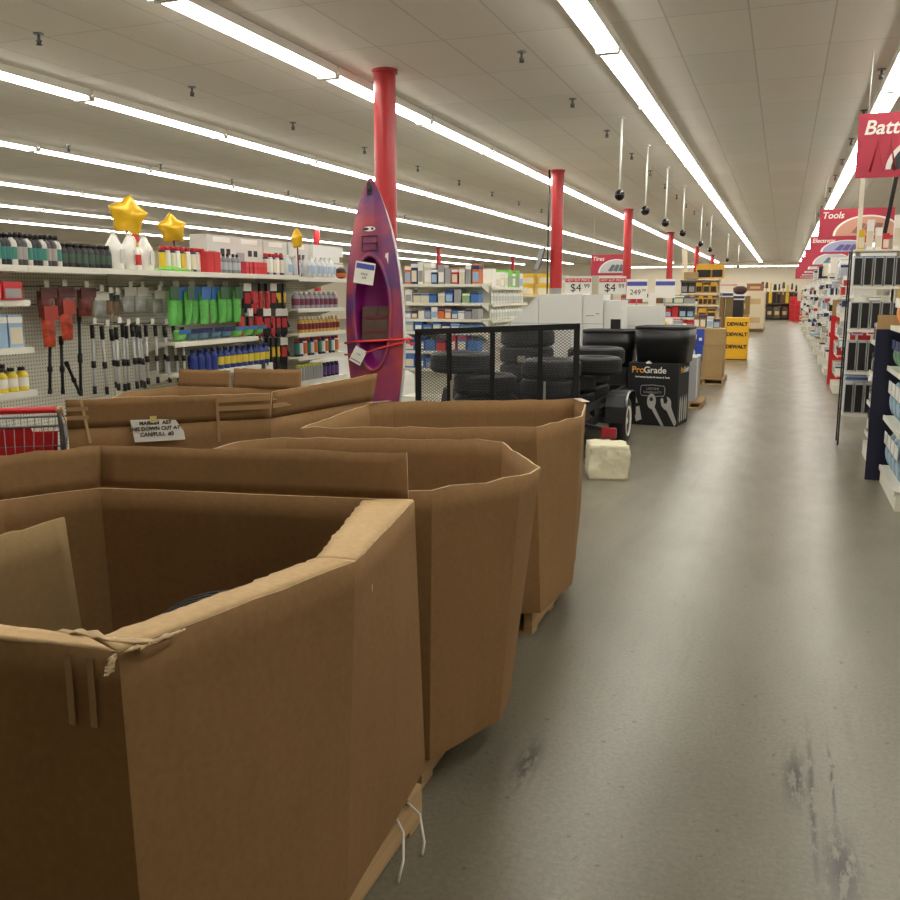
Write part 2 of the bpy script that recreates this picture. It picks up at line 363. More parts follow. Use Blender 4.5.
# sprinklers
def sprinkler():
    m = MB(); m.cyl((0, 0, 0), (0, 0, -.012), .055, n=12); m.cyl((0, 0, -.012), (0, 0, -.07), .016, n=8); m.lathe([(.012, -.105), (.034, -.075), (.03, -.07)], 10)
    o = m.build('sprinkler_head', M_WIRE); d = MB(); d.cyl((0, 0, -.115), (0, 0, -.12), .034, n=10); d.tube([(-.018, 0, -.075), (-.028, 0, -.095), (-.004, 0, -.118)], .005, 5); d.tube([(.018, 0, -.075), (.028, 0, -.095), (.004, 0, -.118)], .005, 5)
    d.build('deflector', M_STEEL, o); return Kind(o, 'sprinkler')
SK = sprinkler()
for x, y0, n, wh in ((-2.29, 8.1, 12, 'in the line beside the black ball pendants'), (-5.85, 6.2, 10, 'in the line over the car care shelving'), (-9.76, 8.7, 8, 'in the second line beyond the shelving'), (.745, 9.87, 9, 'in the line beside the red banners')):
    for i in range(n): SK.put((x, y0 + i * 2.06, CEIL), 0, f'{nth(i + 1)} ceiling sprinkler {wh}', 'ceiling sprinklers', .75)
# black balls on white rods
def pend():
    m = MB(); m.cyl((0, 0, 0), (0, 0, -.02), .04, n=12); m.cyl((0, 0, -.02), (0, 0, -.86), .014, n=8); o = m.build('pendant_rod', M_WHITE)
    o.name = 'ball_pendant'; d = MB(); d.lathe([(.012, -.84), (.036, -.855), (.058, -.885), (.063, -.915), (.052, -.95), (.024, -.972), (.006, -.976)], 16); d.build('ball', mat('black_gloss', (12, 12, 13), .12), o)
    return Kind(o, 'pendant')
PK = pend()
for i, (y, s) in enumerate(((11.4, 1), (13.6, 1), (16.0, 1), (18.8, 1), (22.95, 1), (26, 1), (34, 1), (42, 1))):
    PK.put((-1.96, y, CEIL), 0, f'{nth(i + 1)} black ball hanging from the ceiling on a white rod', 'ball pendants')
# ------------------------------------------------------------------ the big open cartons
def nz(x, y, z): return noise.noise(Vector((x, y, z)))
def carton_body(parent, top, bot, z0, z1, bulge=.012, seed=0., rim=.004, name='body', m=None):
    n = len(top); bm = bmesh.new(); ring = []
    cx = sum(p[0] for p in top) / n; cy = sum(p[1] for p in top) / n
    for i in range(n):
        a, c = Vector(top[i]).to_2d() if len(top[i]) > 2 else Vector(top[i]), Vector(top[(i + 1) % n]).to_2d() if len(top[(i + 1) % n]) > 2 else Vector(top[(i + 1) % n])
        p, q = Vector(bot[i]), Vector(bot[(i + 1) % n]); k = max(1, int((c - a).length / .07))
        d = (c - a).normalized(); nn = Vector((d.y, -d.x))
        if nn.dot((a + c) / 2 - Vector((cx, cy))) < 0: nn = -nn
        for j in range(k): ring.append((a.lerp(c, j / k), p.lerp(q, j / k), nn, math.sin(PI * j / k), j == 0))
    R = 12; V = []
    for r in range(R + 1):
        v = r / R; z = z0 + (z1 - z0) * v; L = []
        for t, bt, nn, s, cr in ring:
            pt = bt.lerp(t, v) + nn * (bulge * s * math.sin(PI * min(1, v * 1.1)) + .007 * s * nz(t.x * 3 + seed, t.y * 3, z * 3))
            L.append(bm.verts.new((pt.x, pt.y, z + (rim * nz(t.x * 9 + seed, t.y * 9, 3) if r == R else 0))))
        V.append(L)
    N = len(ring)
    for r in range(R):
        for i in range(N):
            f = bm.faces.new((V[r][i], V[r][(i + 1) % N], V[r + 1][(i + 1) % N], V[r + 1][i])); f.smooth = True
    for i in range(N):
        if ring[i][4]:
            for r in range(R):
                e = bm.edges.get((V[r][i], V[r + 1][i]))
                if e: e.smooth = False
    bm.faces.new(V[0][::-1])
    mb = MB(); mb.b.free(); mb.b = bm
    o = mb.build(name, [m or M_CARD, M_TORN], parent); k = o.modifiers.new('board', 'SOLIDIFY'); k.thickness = .008; k.offset = -1; k.material_offset_rim = 1
    return o
def flap(parent, p0, p1, d0, d1=None, torn=.004, bend=.0, seed=1., m=None, name='flap', nu=18, nv=4, th=.006, ends=(0, 0)):
    "board strip hinged on p0-p1; d0 and d1 are its depth at either end"
    p0, p1, d0 = Vector(p0), Vector(p1), Vector(d0); d1 = Vector(d1) if d1 else d0
    def fn(u, v):
        d = d0.lerp(d1, u); uu = u + v * (ends[0] * (1 - u) + ends[1] * u)
        p = p0.lerp(p1, uu) + d * v
        if v > .99: p += d.normalized() * torn * (nz(u * 14 + seed, seed, 0) * 1.4 + nz(u * 45 + seed, 2, 0))
        p.z += bend * math.sin(PI * v) + .004 * nz(u * 4 + seed, v * 2, 1) * v
        return p
    mb = MB(); mb.grid(fn, nu, nv); o = mb.build(name, [m or M_CARD, M_TORN], parent, solid=th); o.modifiers[0].material_offset_rim = 1; return o
def strip(parent, pts, wd, m, name='tape_strip', th=.0012, side=(0, 0, 1)):
    mb = MB()
    for a, c in zip(pts[:-1], pts[1:]): mb.bar(a, c, wd, th, up=side)
    return mb.build(name, m, parent)
def pallet(x0, x1, y0, y1, label, h=.12, rz=0.):
    cx, cy = (x0 + x1) / 2, (y0 + y1) / 2; lx, ly = (x1 - x0) / 2, (y1 - y0) / 2
    o = empty('wooden_pallet', (cx, cy, 0), rz); tag(o, label, 'pallet')
    n = 6
    for i in range(n):
        y = -ly + (2 * ly - .1) * i / (n - 1); m = MB(); m.box(-lx, lx, y, y + .1, h - .018, h); m.build('deck_board', M_WOOD, o, bevel=.002)
    for x in (-lx, -.02, lx - .04):
        m = MB(); m.box(x, x + .04, -ly, ly, .018, h - .018); m.build('stringer', M_WOOD, o)
    for y in (-ly, -.05, ly - .1):
        m = MB(); m.box(-lx, lx, y, y + .1, 0, .018); m.build('bottom_board', M_WOOD, o)
    return o
Z1, ZB = 1.0, .125
# carton one
T1 = [(-1.03, 1.17), (-.88, 1.78), (-.99, 2.40), (-1.99, 2.23), (-2.14, 1.98), (-2.17, 1.35), (-2.02, 1.06)]
B1 = [(-1.0, 1.16), (-.92, 1.78), (-.975, 2.44), (-2.0, 2.27), (-2.1, 2.0), (-2.1, 1.35), (-1.98, 1.08)]
c1 = empty('bulk_carton', (-1.5, 1.75, ZB)); tag(c1, 'large open cardboard bin with folded-in torn flaps, set closest to the camera', 'cardboard bin', 'open bulk cartons along the aisle')
def rel(c, pts): return [(p[0] - c.location.x, p[1] - c.location.y) for p in pts]
def R3(c, p): return (p[0] - c.location.x, p[1] - c.location.y, p[2] - c.location.z)
def cflap(c, p0, p1, d0, d1=None, **k): return flap(c, R3(c, (*p0, k.pop('z', Z1))), R3(c, (*p1, k.pop('z1', Z1))), d0, d1, **k)
def cstrip(c, pts, wd, m=None, **k): return strip(c, [R3(c, p) for p in pts], wd, m or M_TAPE, **k)
carton_body(c1, rel(c1, T1), rel(c1, B1), 0, Z1 - ZB, .02, 1.)
cflap(c1, (-1.033, 1.17), (-.882, 1.78), (-.075, .035, -.004), (-.085, -.02, .004), torn=.007, seed=3, m=M_CARDL, bend=.003, nu=40)
cflap(c1, (-.882, 1.78), (-.992, 2.395), (-.085, -.03, .004), (-.13, -.07, .002), torn=.006, seed=5, m=M_CARDL, bend=.004, nu=30)
cflap(c1, (-1.045, 1.17), (-2.0, 1.062), (-.08, .03, .002), (-.0, .09, .002), torn=.004, seed=9, m=M_CARDL)
cstrip(c1, [(-.905, 1.92, .90), (-.912, 1.925, .76)], .006, M_CARDL, side=(1, 0, 0))
cflap(c1, (-1.99, 2.232), (-1.008, 2.398), (-.004, .02, .128), (-.012, .02, .138), torn=.003, seed=11)
cflap(c1, (-2.142, 1.98), (-1.992, 2.228), (-.028, .012, .128), (-.012, .03, .128), torn=.002, seed=12)
cflap(c1, (-2.172, 1.36), (-2.142, 1.978), (-.03, .0, .115), (-.028, .012, .128), torn=.003, seed=14)
def torn_strip(c, pts, wd, seed):
    pts = [Vector(R3(c, p)) for p in pts]; n = len(pts) - 1
    def fn(u, v):
        i = min(n - 1, int(u * n)); t = u * n - i; p = pts[i].lerp(pts[i + 1], t)
        return p + Vector((0, wd * (v - .5) * (1 + .5 * nz(u * 11, seed, 0)), .012 * nz(u * 9 + seed, v * 3, 0)))
    mb = MB(); mb.grid(fn, 24, 3); return mb.build('torn_edge', M_TORN, c, solid=.004)
torn_strip(c1, [(-1.19, 1.205, 1.002), (-1.12, 1.205, 1.006), (-1.06, 1.2, 1.004), (-1.0, 1.215, 1.004), (-.985, 1.275, 1.002)], .018, 2)
torn_strip(c1, [(-1.02, 1.185, .999), (-1.0, 1.21, 1.0), (-.985, 1.28, 1.001)], .03, 6)
torn_strip(c1, [(-1.035, 1.165, .995), (-1.03, 1.15, .985), (-1.03, 1.145, .97)], .02, 9)
for xx in (-1.125, -1.082):
    cstrip(c1, [(xx, 1.17 + (xx + 1.03) * .111 - .006, .985), (xx + .004, 1.17 + (xx + 1.03) * .111 - .010, .86)], .014, M_TAPE, side=(0, 1, 0))
# straps trailing from the pallet under it
def bulk_pallet(c, x0, x1, y0, y1, label): return pallet(x0, x1, y0, y1, label)
pl = bulk_pallet(c1, -2.02, -.955, 1.14, 2.36, 'wooden pallet under the open bin closest to the camera')
for pts in ([(.53, .42, .115), (.56, .40, .09), (.585, .34, .045), (.59, .29, .012)], [(.53, .50, .12), (.57, .50, .09), (.60, .46, .03), (.605, .43, .008)]):
    mb = MB(); mb.tube(pts, .004, 5); mb.build('strap_end', M_WHITE, pl)
# what lies in it
def tire_mesh(name='tire', R=.33, wd=.21, rim=.19):
    m = MB(); h = wd / 2; sw = R - rim
    prof = [(rim, -h * .62), (rim + .03, -h * .9), (rim + sw * .5, -h), (R - .035, -h * .93), (R - .008, -h * .72)]
    for k in range(5):
        a = -h * .62 + k * (h * 1.24 / 5)
        prof += [(R, a + .004), (R, a + h * .20), (R - .009, a + h * .205), (R - .009, a + h * .24)]
    prof += [(R - .008, h * .72), (R - .035, h * .93), (rim + sw * .5, h), (rim + .03, h * .9), (rim, h * .62)]
    n = 36; rings = []
    for r, z in prof: rings.append([m.b.verts.new((r * math.cos(2 * PI * i / n), r * math.sin(2 * PI * i / n), z + h)) for i in range(n)])
    rings.append(rings[0])
    for k in range(len(rings) - 1):
        for i in range(n):
            f = m.b.faces.new((rings[k][i], rings[k][(i + 1) % n], rings[k + 1][(i + 1) % n], rings[k + 1][i])); f.smooth = not (5 <= k < 25)
    return m.build(name, M_RUB)
TK = Kind(tire_mesh(), 'tyre')
q_ = oy(242, 583, 2.06); TK.put((q_.x, 2.02, q_.z - .29), 0, 'black rubber tyre standing inside the open bin closest to the camera', rot=(PI / 2, 0, .35), sc=.9)
sh = MB(); c_ = oz(61, 517, .985) + Vector((.01, 0, 0)); q_ = ox(67, 640, -2.0); d_ = c_ + (q_ - c_) * ((.985 - .14) / (.985 - q_.z)); d_.x = max(d_.x, -2.02); a = c_ + Vector((-.01, -.5, 0)); e_ = d_ + Vector((-.01, -.5, .0))
sh.grid(lambda u, v: Vector(a).lerp(Vector(c_), u).lerp(Vector(e_).lerp(Vector(d_), u), v) + Vector((.004 * nz(u * 3, v * 3, 0), 0, .012 * nz(u * 9, 4, 0) if v < .01 else 0)), 14, 8)
tag(sh.build('cardboard_sheet', M_CARD2, solid=.007), 'loose cardboard sheet leaning inside the bin closest to the camera', 'cardboard sheet')
# carton two
T2 = [(-1.06, 2.515), (-.99, 2.545), (-.79, 2.86), (-.765, 3.02), (-1.04, 3.48), (-1.18, 3.54), (-1.95, 3.30), (-2.08, 3.15), (-2.08, 2.62), (-1.98, 2.50)]
B2 = [(-1.05, 2.48), (-.98, 2.49), (-.85, 2.83), (-.86, 2.98), (-1.02, 3.42), (-1.15, 3.46), (-1.95, 3.30), (-2.05, 3.15), (-2.05, 2.62), (-1.98, 2.50)]
c2 = empty('bulk_carton', (-1.5, 3.0, ZB)); tag(c2, 'open cardboard bin with a bowed flapless rim, second along the aisle', 'cardboard bin', 'open bulk cartons along the aisle')
carton_body(c2, rel(c2, T2), rel(c2, B2), 0, Z1 - ZB, .012, 4., .012)
bulk_pallet(c2, -2.03, -1.02, 2.52, 3.46, 'wooden pallet under the second bin along the aisle')
# carton three
T3 = [(-2.03, 3.57), (-1.03, 3.97), (-.91, 4.41), (-1.0, 4.95), (-1.10, 5.12), (-2.04, 4.63), (-2.13, 4.5)]
B3 = [(-2.0, 3.66), (-.985, 3.93), (-.94, 4.40), (-1.02, 4.86), (-1.1, 5.02), (-2.0, 4.6), (-2.07, 4.5)]
c3 = empty('bulk_carton', (-1.5, 4.3, ZB)); tag(c3, 'open cardboard bin with a taped flat rim, third along the aisle before the trailer gate', 'cardboard bin', 'open bulk cartons along the aisle')
carton_body(c3, rel(c3, T3), rel(c3, B3), 0, Z1 - ZB, .012, 9., .009)
for p, q in (((-2.132, 4.5), (-2.06, 4.64)), ((-1.09, 5.125), (-1.0, 4.955))):
    cstrip(c3, [(*p, Z1 + .005), (*q, Z1 + .005)], .045)
bulk_pallet(c3, -2.0, -1.03, 3.95, 4.72, 'wooden pallet under the third bin along the aisle')
# carton four, with its flaps standing
T4 = [(-3.0, 3.18), (-2.33, 3.81), (-2.185, 4.68), (-2.5, 5.03), (-3.05, 5.03), (-3.72, 4.95), (-3.8, 4.5), (-3.2, 3.4)]
c4 = empty('bulk_carton', (-2.9, 4.2, ZB)); tag(c4, 'cardboard bin with upright taped flaps and a handwritten white note', 'cardboard bin', 'open bulk cartons along the aisle')
carton_body(c4, rel(c4, T4), rel(c4, [(x + .02 * (1 if x < -2.9 else -1), y) for x, y in T4]), 0, Z1 - ZB, .01, 14.)
cflap(c4, (-3.0, 3.18), (-2.33, 3.81), (.01, -.012, .135), (.01, -.012, .125), seed=21)
cflap(c4, (-2.33, 3.81), (-2.185, 4.68), (.015, -.005, .13), (.015, -.005, .15), seed=22, ends=(0, .03))
cflap(c4, (-3.72, 4.95), (-3.36, 5.0), (0, .02, .11), seed=23); cflap(c4, (-3.33, 5.0), (-2.85, 5.03), (0, .02, .125), seed=24)
cflap(c4, (-3.2, 3.4), (-3.02, 3.2), (-.07, .0, .05), (-.01, -.012, .1), seed=26, torn=.02, m=M_CARD2)
nm = Vector((.67, .63, 0)).normalized(); out = Vector((.685, -.728, 0))
def on4(t, z, o=.006): p = Vector((-3.0, 3.18, 0)).lerp(Vector((-2.33, 3.81, 0)), t) + out * o; return (p.x, p.y, z)
for t0, t1, z in ((.0, .10, 1.09), (.0, .10, 1.05)): cstrip(c4, [on4(t0, z, .018), on4(t1, z, .018)], .018, side=tuple(out))
cstrip(c4, [on4(.07, 1.13, .02), on4(.1, .93)], .012, M_CARDL, side=tuple(out))
for z in (1.10, 1.06):
    cstrip(c4, [on4(.72, z, .02), on4(.995, z, .02)], .022, side=tuple(out))
    cstrip(c4, [(-2.315, 3.81, z), (-2.28, 4.1, z)], .022, side=(1, -.17, 0))
cstrip(c4, [on4(.72, 1.10, .021), on4(.725, .9, .008)], .014, side=tuple(out))
# the note taped to it
nt_p = Vector(on4(.415, .985, .03)); note = empty('paper_note', nt_p, math.atan2(.63, .67)); tag(note, 'white handwritten paper note taped on the bin with upright flaps', 'note')
m = MB(); m.prism([(-.115, .045), (-.1, -.06), (.125, -.06), (.12, -.02), (.085, .035), (.02, .042)], 0, .001, flip=lambda x, y, z: (x, -z - .012 * max(0, x), y)); m.build('sheet', M_WHITE, note)
for i, (bd, x, z) in enumerate((('MARTIN  AST', -.005, .027), ('THIS DOWN CUT AT', -.01, .0), ('CAN/FULL  #2', .0, -.027))):
    text('handwriting', bd, .024, M_INK, note, (x, -.0035, z), bold=.0006)
m = MB(); m.box(-.03, .0, -.016, -.0145, .03, .06); m.build('tape_piece', mat('yellow_tape', (206, 190, 120), .5), note)
# wooden pallet under it
pallet(-3.3, -2.5, 3.75, 4.85, 'wooden pallet under the bin with the handwritten note')
# ------------------------------------------------------------------ store shelving
def gondola(loc, rz, w, h, shelves, label, peg=True, base=True, depth=.46, name='store_shelving', toplip=None, back2=False):
    "one bay: back panel at y = 0, shelves towards -y; shelves: (height, depth, x0, x1)"
    o = empty(name, loc, rz); tag(o, label, 'shelving')
    m = MB(); m.box(-w / 2, w / 2, 0, .03, .1, h); m.build('back_panel', M_PEG if peg else M_SHELF, o)
    for x in (-w / 2 + .0, w / 2 - .03):
        m = MB(); m.box(x, x + .03, -.012, .042, 0, h); m.build('upright_post', M_SHELF, o)
    if base: m = MB(); m.box(-w / 2, w / 2, -depth, 0, 0, .14); m.build('base_deck', M_SHELF, o)
    for s_ in shelves:
        z, d = s_[:2]; x0, x1 = s_[2:] if len(s_) > 2 else (-w / 2, w / 2)
        m = MB(); m.box(x0, x1, -d, -.013, z - .02, z); m.box(x0, x1, -d - .014, -d, z - .036, z + .003)
        for x in (x0 + .01, x1 - .03): m.prism([(-.013, z - .02), (-d * .85, z - .02), (-.013, z - .12)], x, x + .012, flip=lambda a, b_, c: (c, a, b_))
        m.build('shelf', M_SHELF, o)
    return o
HOOKM = MB(); HOOKM.tube([(0, 0, 0), (0, -.2, 0), (0, -.225, .02)], .0035, 5); HOOKM.box(-.02, .02, -.235, -.232, -.005, .04, 1)
HOOK = HOOKM.build('peg_hook', [M_WIRE, M_WHITE])
_hook_used = [False]
def hook(parent, p):
    "hook with its price flag, p in the bay's own coordinates"
    o = HOOK if not _hook_used[0] else HOOK.copy()
    if _hook_used[0]: COL.objects.link(o)
    _hook_used[0] = True; o.parent = parent; o.location = p
PAL = {'white': M_WHITE, 'red': color((190, 44, 48)), 'blue': color((60, 110, 176)), 'pale blue': color((150, 180, 208)), 'navy': color((34, 40, 92)), 'yellow': color((214, 178, 40)), 'green': color((120, 168, 60)),
       'black': M_BLACK, 'grey': color((150, 150, 150)), 'orange': color((206, 106, 50)), 'teal': color((40, 110, 104)), 'cream': color((216, 208, 184)), 'brown': color((120, 86, 54)), 'purple': color((104, 70, 140)),
       'silver': M_SILV, 'lime': color((112, 190, 74))}
P_ = PAL
def goods(p0, p1, rz, n, names, size, where, group, kinds=None, deep=1, seed=0, name='packet'):
    "a run of boxes standing side by side between two points; where ends the label"
    rnd = random.Random(seed); p0, p1 = Vector(p0), Vector(p1); L = (p1 - p0).length / n; u = (p1 - p0).normalized()
    for i in range(n):
        c = names[i % len(names)] if kinds == 'cycle' else rnd.choice(names)
        wq = max(.02, round(L * rnd.uniform(.78, .96), 2)); hq = round(size[1] * rnd.choice((.7, .85, 1.)), 2); dq = size[0]
        k = carton(name, wq, dq, hq, P_[c], P_[rnd.choice(['white', 'cream', 'pale blue', 'grey', c])], P_[rnd.choice(['white', c, 'navy', names[0], names[-1]])], 'box')
        k.put(p0 + u * L * (i + .5) + Vector((0, 0, .005)), rz + rnd.uniform(-.05, .05), f'{c} packet, {nth(i + 1)} along {where}', group)
# --- car care shelving along the near side of the store, facing the cartons
GX, GB = -4.5, -4.96; G90 = PI / 2
def gy(px, X=-4.6): return ox(px, 280, X).y
def gp(px, py, X=-4.72): return ox(px, py, X)
bays = [(3.0, 4.52, [(1.775, .46), (1.56, .46), (1.265, .46), (.99, .46)], 'white store shelving bay with red boxes, beside the shopping cart'),
        (4.52, 5.82, [(1.775, .46)], 'pegboard shelving bay hung with silver poles'),
        (5.82, 7.95, [(1.775, .46), (1.215, .42, -.875, .355), (.955, .44, -.835, .355)], 'pegboard shelving bay with green mitts and red gloves'),
        (7.95, 8.98, [(1.76, .46), (1.455, .44), (1.21, .44), (.975, .44), (.725, .44)], 'last shelving bay beside the kayak, full of bottles')]
BAY = []
for y0, y1, sh_, lb in bays:
    BAY.append(gondola((GB, (y0 + y1) / 2, 0), G90, y1 - y0 - .004, 1.78, sh_, lb))
def bl(bay, p): c = BAY[bay].location; return (p[1] - c.y, -(p[0] - c.x), p[2])   # world -> bay coordinates
TOPZ = 1.775
# black oil bottles, white jugs, cans, boxes on the top shelf
K_oil = bottle('oil_bottle', .036, .21, color((58, 54, 56)), M_BLACK, color((150, 144, 140))); K_oil2 = bottle('oil_bottle', .036, .205, M_BLACK, M_BLACK, P_['teal']); K_oil3 = bottle('oil_bottle', .036, .205, color((196, 190, 184)), M_BLACK, color((54, 120, 104)))
K_dk = bottle('oil_bottle', .04, .165, M_BLACK, M_BLACK, color((50, 74, 58)), .6)
row([K_oil, K_oil3, K_oil2, K_oil2, K_oil3, K_oil], 14, (-4.60, gy(-8), TOPZ), (-4.60, gy(58), TOPZ), G90, '{} tall black-capped bottle along the top shelf, from the near end', 'tall black-capped bottles')
row([K_oil2, K_oil, K_oil3], 14, (-4.70, gy(-4, -4.7), TOPZ), (-4.70, gy(58, -4.7), TOPZ), G90, '{} black-capped bottle in the back line of the top shelf', 'tall black-capped bottles')
row(K_dk, 8, (-4.60, gy(64), TOPZ), (-4.60, gy(108), TOPZ), G90, '{} short dark green bottle along the top shelf', 'short dark bottles')
K_jug = jug('white_jug', .17, .27, M_WHITE, M_WHITE, color((208, 206, 202)))
row(K_jug, 3, (-4.62, gy(118), TOPZ), (-4.62, gy(148), TOPZ), G90, '{} white gallon jug below the biggest star balloon', 'white gallon jugs', rotj=.4)
bottle('sauce_bottle', .026, .2, P_['white'], P_['yellow'], P_['red']).put((-4.55, gy(139, -4.55), TOPZ), G90, 'slim bottle with red label standing between the white jugs')
m = MB(); m.grid(lambda u, v: ((u - .5) * .30, (v - .5) * .2, .015 + .03 * math.sin(PI * u) * math.sin(PI * v) + .006 * nz(u * 5, v * 5, 0)), 10, 8); m.box(-.15, .15, -.1, .1, 0, .014)
tag(m.build('folded_cloth', P_['lime'], loc=(-4.6, gy(172), TOPZ), rot=(0, 0, G90)), 'folded bright green cloth lying on the top shelf', 'cloth')
K_can = can('spray_can', .028, .20, P_['navy'], P_['red'], P_['cream']); K_can2 = can('spray_can', .028, .20, M_SILV, P_['red'], P_['white']); K_can3 = can('spray_can', .028, .2, M_BLACK, P_['red'], P_['yellow'])
row([K_can3, K_can2, K_can, K_can2], 9, (-4.64, gy(163, -4.64), TOPZ), (-4.64, gy(203, -4.64), TOPZ), G90, '{} red-capped spray can behind the green cloth', 'red-capped spray cans')
def shelf_boxes(n, px0, px1, k, fmt, grp, X=-4.6, z=TOPZ, jit=.004):
    return row(k, n, (X, gy(px0, X), z), (X, gy(px1, X), z), G90, fmt, grp, jit)
shelf_boxes(2, 206, 213, carton('red_box', .085, .12, .175, P_['red'], P_['red']), '{} tall red box beside the red-capped spray cans', 'tall red boxes')
K_gb = bottle('grey_bottle', .032, .17, color((120, 124, 130)), M_BLACK, color((170, 172, 176)))
shelf_boxes(5, 219, 238, K_gb, '{} grey bottle with black cap on the top shelf', 'grey bottles')
shelf_boxes(6, 243, 262, carton('red_box', .05, .1, .11, color((198, 60, 70)), P_['red']), '{} short pinkish red box along the top shelf', 'short red boxes')
shelf_boxes(5, 266, 281, [K_can, K_can2], '{} red-capped can after the short red boxes', 'late red-capped cans')
K_cj = jug('clear_jug', .125, .2, color((206, 210, 212), .3), M_WHITE, color((150, 176, 204)))
shelf_boxes(2, 287, 296, K_cj, '{} pale jug before the dark little bottle', 'pale jugs')
bottle('sauce_bottle', .026, .15, M_BLACK, P_['red'], P_['yellow']).put((-4.58, gy(300, -4.58), TOPZ), G90, 'little dark bottle between the pale jugs')
shelf_boxes(6, 306, 331, K_cj, '{} pale jug after the dark little bottle', 'pale jugs')
m = MB(); m.lathe([(.01, 0), (.05, .02), (.065, .065), (.05, .11), (.012, .13)], 14, [0, 1, 0, 2]); tag(m.build('wash_ball', [M_BLACK, P_['orange'], P_['brown']], loc=(-4.57, gy(341, -4.57), 1.76)), 'dark orange and brown ball at the end of the top shelf', 'ball')
# appliance cartons along the back of the top shelf
KB = MB(); KB.box(-.22, .22, -.09, .09, 0, .34); KB.box(-.13, .13, -.091, -.09, .28, .325, 1); KB.box(-.02, .04, -.0915, -.09, .17, .225, 2); KB.box(.07, .13, -.0915, -.09, .17, .225, 2); KB.box(-.2, -.08, -.0915, -.09, .05, .2, 3)
KBX = Kind(KB.build('display_box', [color((206, 204, 198)), M_WHITE, M_BLACK, P_['grey']]), 'box')
row(KBX, 4, (-4.85, 7.05, TOPZ), (-4.85, 8.43, TOPZ), G90, '{} pale grey printed box standing behind the top shelf bottles', 'pale printed boxes', rotj=.05)
m = MB(); m.box(-.35, .35, -.09, .09, 0, .36); m.box(-.35, .35, -.0915, -.09, .17, .18, 1); m.box(.26, .345, -.0925, -.09, .19, .25, 2)
tag(m.build('white_carton', [M_OFF, P_['grey'], P_['brown']], loc=(-4.84, gy(322, -4.84), TOPZ - .015), rot=(0, 0, G90)), 'big plain white carton at the kayak end of the top shelf', 'box')
# star balloons
def star(R, label, loc, rz, tilt, stick=0.):
    o = empty('star_balloon', loc); o.rotation_euler = (0, tilt, rz); tag(o, label, 'balloon', 'gold star balloons'); bm = MB(); n = 10; B = bm.b
    rings = []
    for f, dep in ((1., 0.), (.82, .30), (.45, .52)):
        for sgn in ((1,) if f == 1. else (1, -1)):
            L = []
            for i in range(n):
                a = PI / 2 + i * PI / 5; r = R * (1.22 if i % 2 == 0 else .52) * f
                wob = 1 + .07 * nz(i * 1.7, f * 9, R)
                L.append(B.verts.new((r * math.cos(a) * wob, sgn * -R * dep * (.5 if i % 2 == 0 else .8), r * math.sin(a) * wob)))
            rings.append((f, sgn, L))
    edge = rings[0][2]; f2 = {s_: L for f, s_, L in rings if f == .82}; f3 = {s_: L for f, s_, L in rings if f == .45}
    for s_ in (1, -1):
        for A, C in ((edge, f2[s_]), (f2[s_], f3[s_])):
            for i in range(n): B.faces.new((A[i], A[(i + 1) % n], C[(i + 1) % n], C[i])).smooth = True
        ctr = B.verts.new((0, -s_ * R * .55, 0))
        for i in range(n): B.faces.new((f3[s_][i], f3[s_][(i + 1) % n], ctr)).smooth = True
    k = bm.build('foil_body', mat('gold_foil', (226, 180, 36), .3, .25, var=.1, scale=9, bump=.5), o); sd = k.modifiers.new('round', 'SUBSURF'); sd.levels = sd.render_levels = 1
    if stick: m = MB(); m.cyl((0, 0, -R * .55), (0, 0, -R * .55 - stick), .008, n=6); m.build('stick', mat('dark_red', (120, 30, 34), .5), o)
    return o
p = ox(128, 216, -4.80); star(.185, 'biggest gold star balloon, over the white gallon jugs', p, G90 - .5, .12, p.z - .1 - TOPZ)
p = ox(172, 229, -4.66); star(.145, 'small gold star balloon on a stick over the green cloth', p, G90 - .6, -.1, p.z - .08 - TOPZ - .06)
p = ox(297, 239, -4.54); star(.12, 'small gold star balloon turned edge-on over the pale jugs', p, G90 + 1.0, .06, p.z - .075 - TOPZ)
# bay with small shelves beside the cart
goods((-4.55, 3.5, 1.56), (-4.55, 4.45, 1.56), G90, 6, ['red', 'white', 'red'], (.16, .13), 'the upper small shelf above the cart', 'boxes on the small shelves', seed=3)
goods((-4.6, 3.5, 1.265), (-4.6, 4.47, 1.265), G90, 8, ['white', 'blue', 'pale blue', 'white'], (.18, .2), 'the middle small shelf above the cart', 'boxes on the small shelves', seed=4)
K_yl = bottle('yellow_bottle', .04, .15, color((222, 200, 60)), M_BLACK, P_['white'], .5)
row(K_yl, 8, (-4.55, 3.85, .99), (-4.55, 4.47, .99), G90, '{} yellow and white bottle on the lowest small shelf above the cart', 'yellow bottles')
row(K_dk, 6, (-4.68, 3.8, .99), (-4.68, 4.42, .99), G90, '{} dark bottle behind the yellow bottles', 'dark bottles behind the yellow ones')
# hung goods on the pegboard
K_red = hangpack('hanging_bag', .125, .28, mat('bag_red', (186, 70, 44), .4, var=.75, scale=14), color((170, 60, 44)), 'bag', .06); K_red2 = hangpack('hanging_bag', .15, .2, mat('bag_dark', (112, 50, 44), .4, var=.9, scale=16), color((96, 44, 40)), 'bag', .07)
K_clr = hangpack('blister_pack', .17, .2, mat('clear_blister', (150, 152, 146), .2, var=.45, scale=12), color((190, 188, 176)), 'blister pack', .05)
K_brn = hangpack('brush_pack', .07, .17, color((120, 92, 62)), M_BLACK, 'brush pack', .03)
def bayof(y): return max(i for i, b_ in enumerate(bays) if y >= b_[0] or i == 0)
def hang(kind, bay, px, py, label, group=None, X=-4.74, sc=1., jr=.12):
    p = gp(px, py, X); bay = bayof(p.y); hook(BAY[bay], bl(bay, (GB + .012, p.y, p.z + .01))); return kind.put(p, G90 + random.uniform(-jr, jr), label, group, sc)
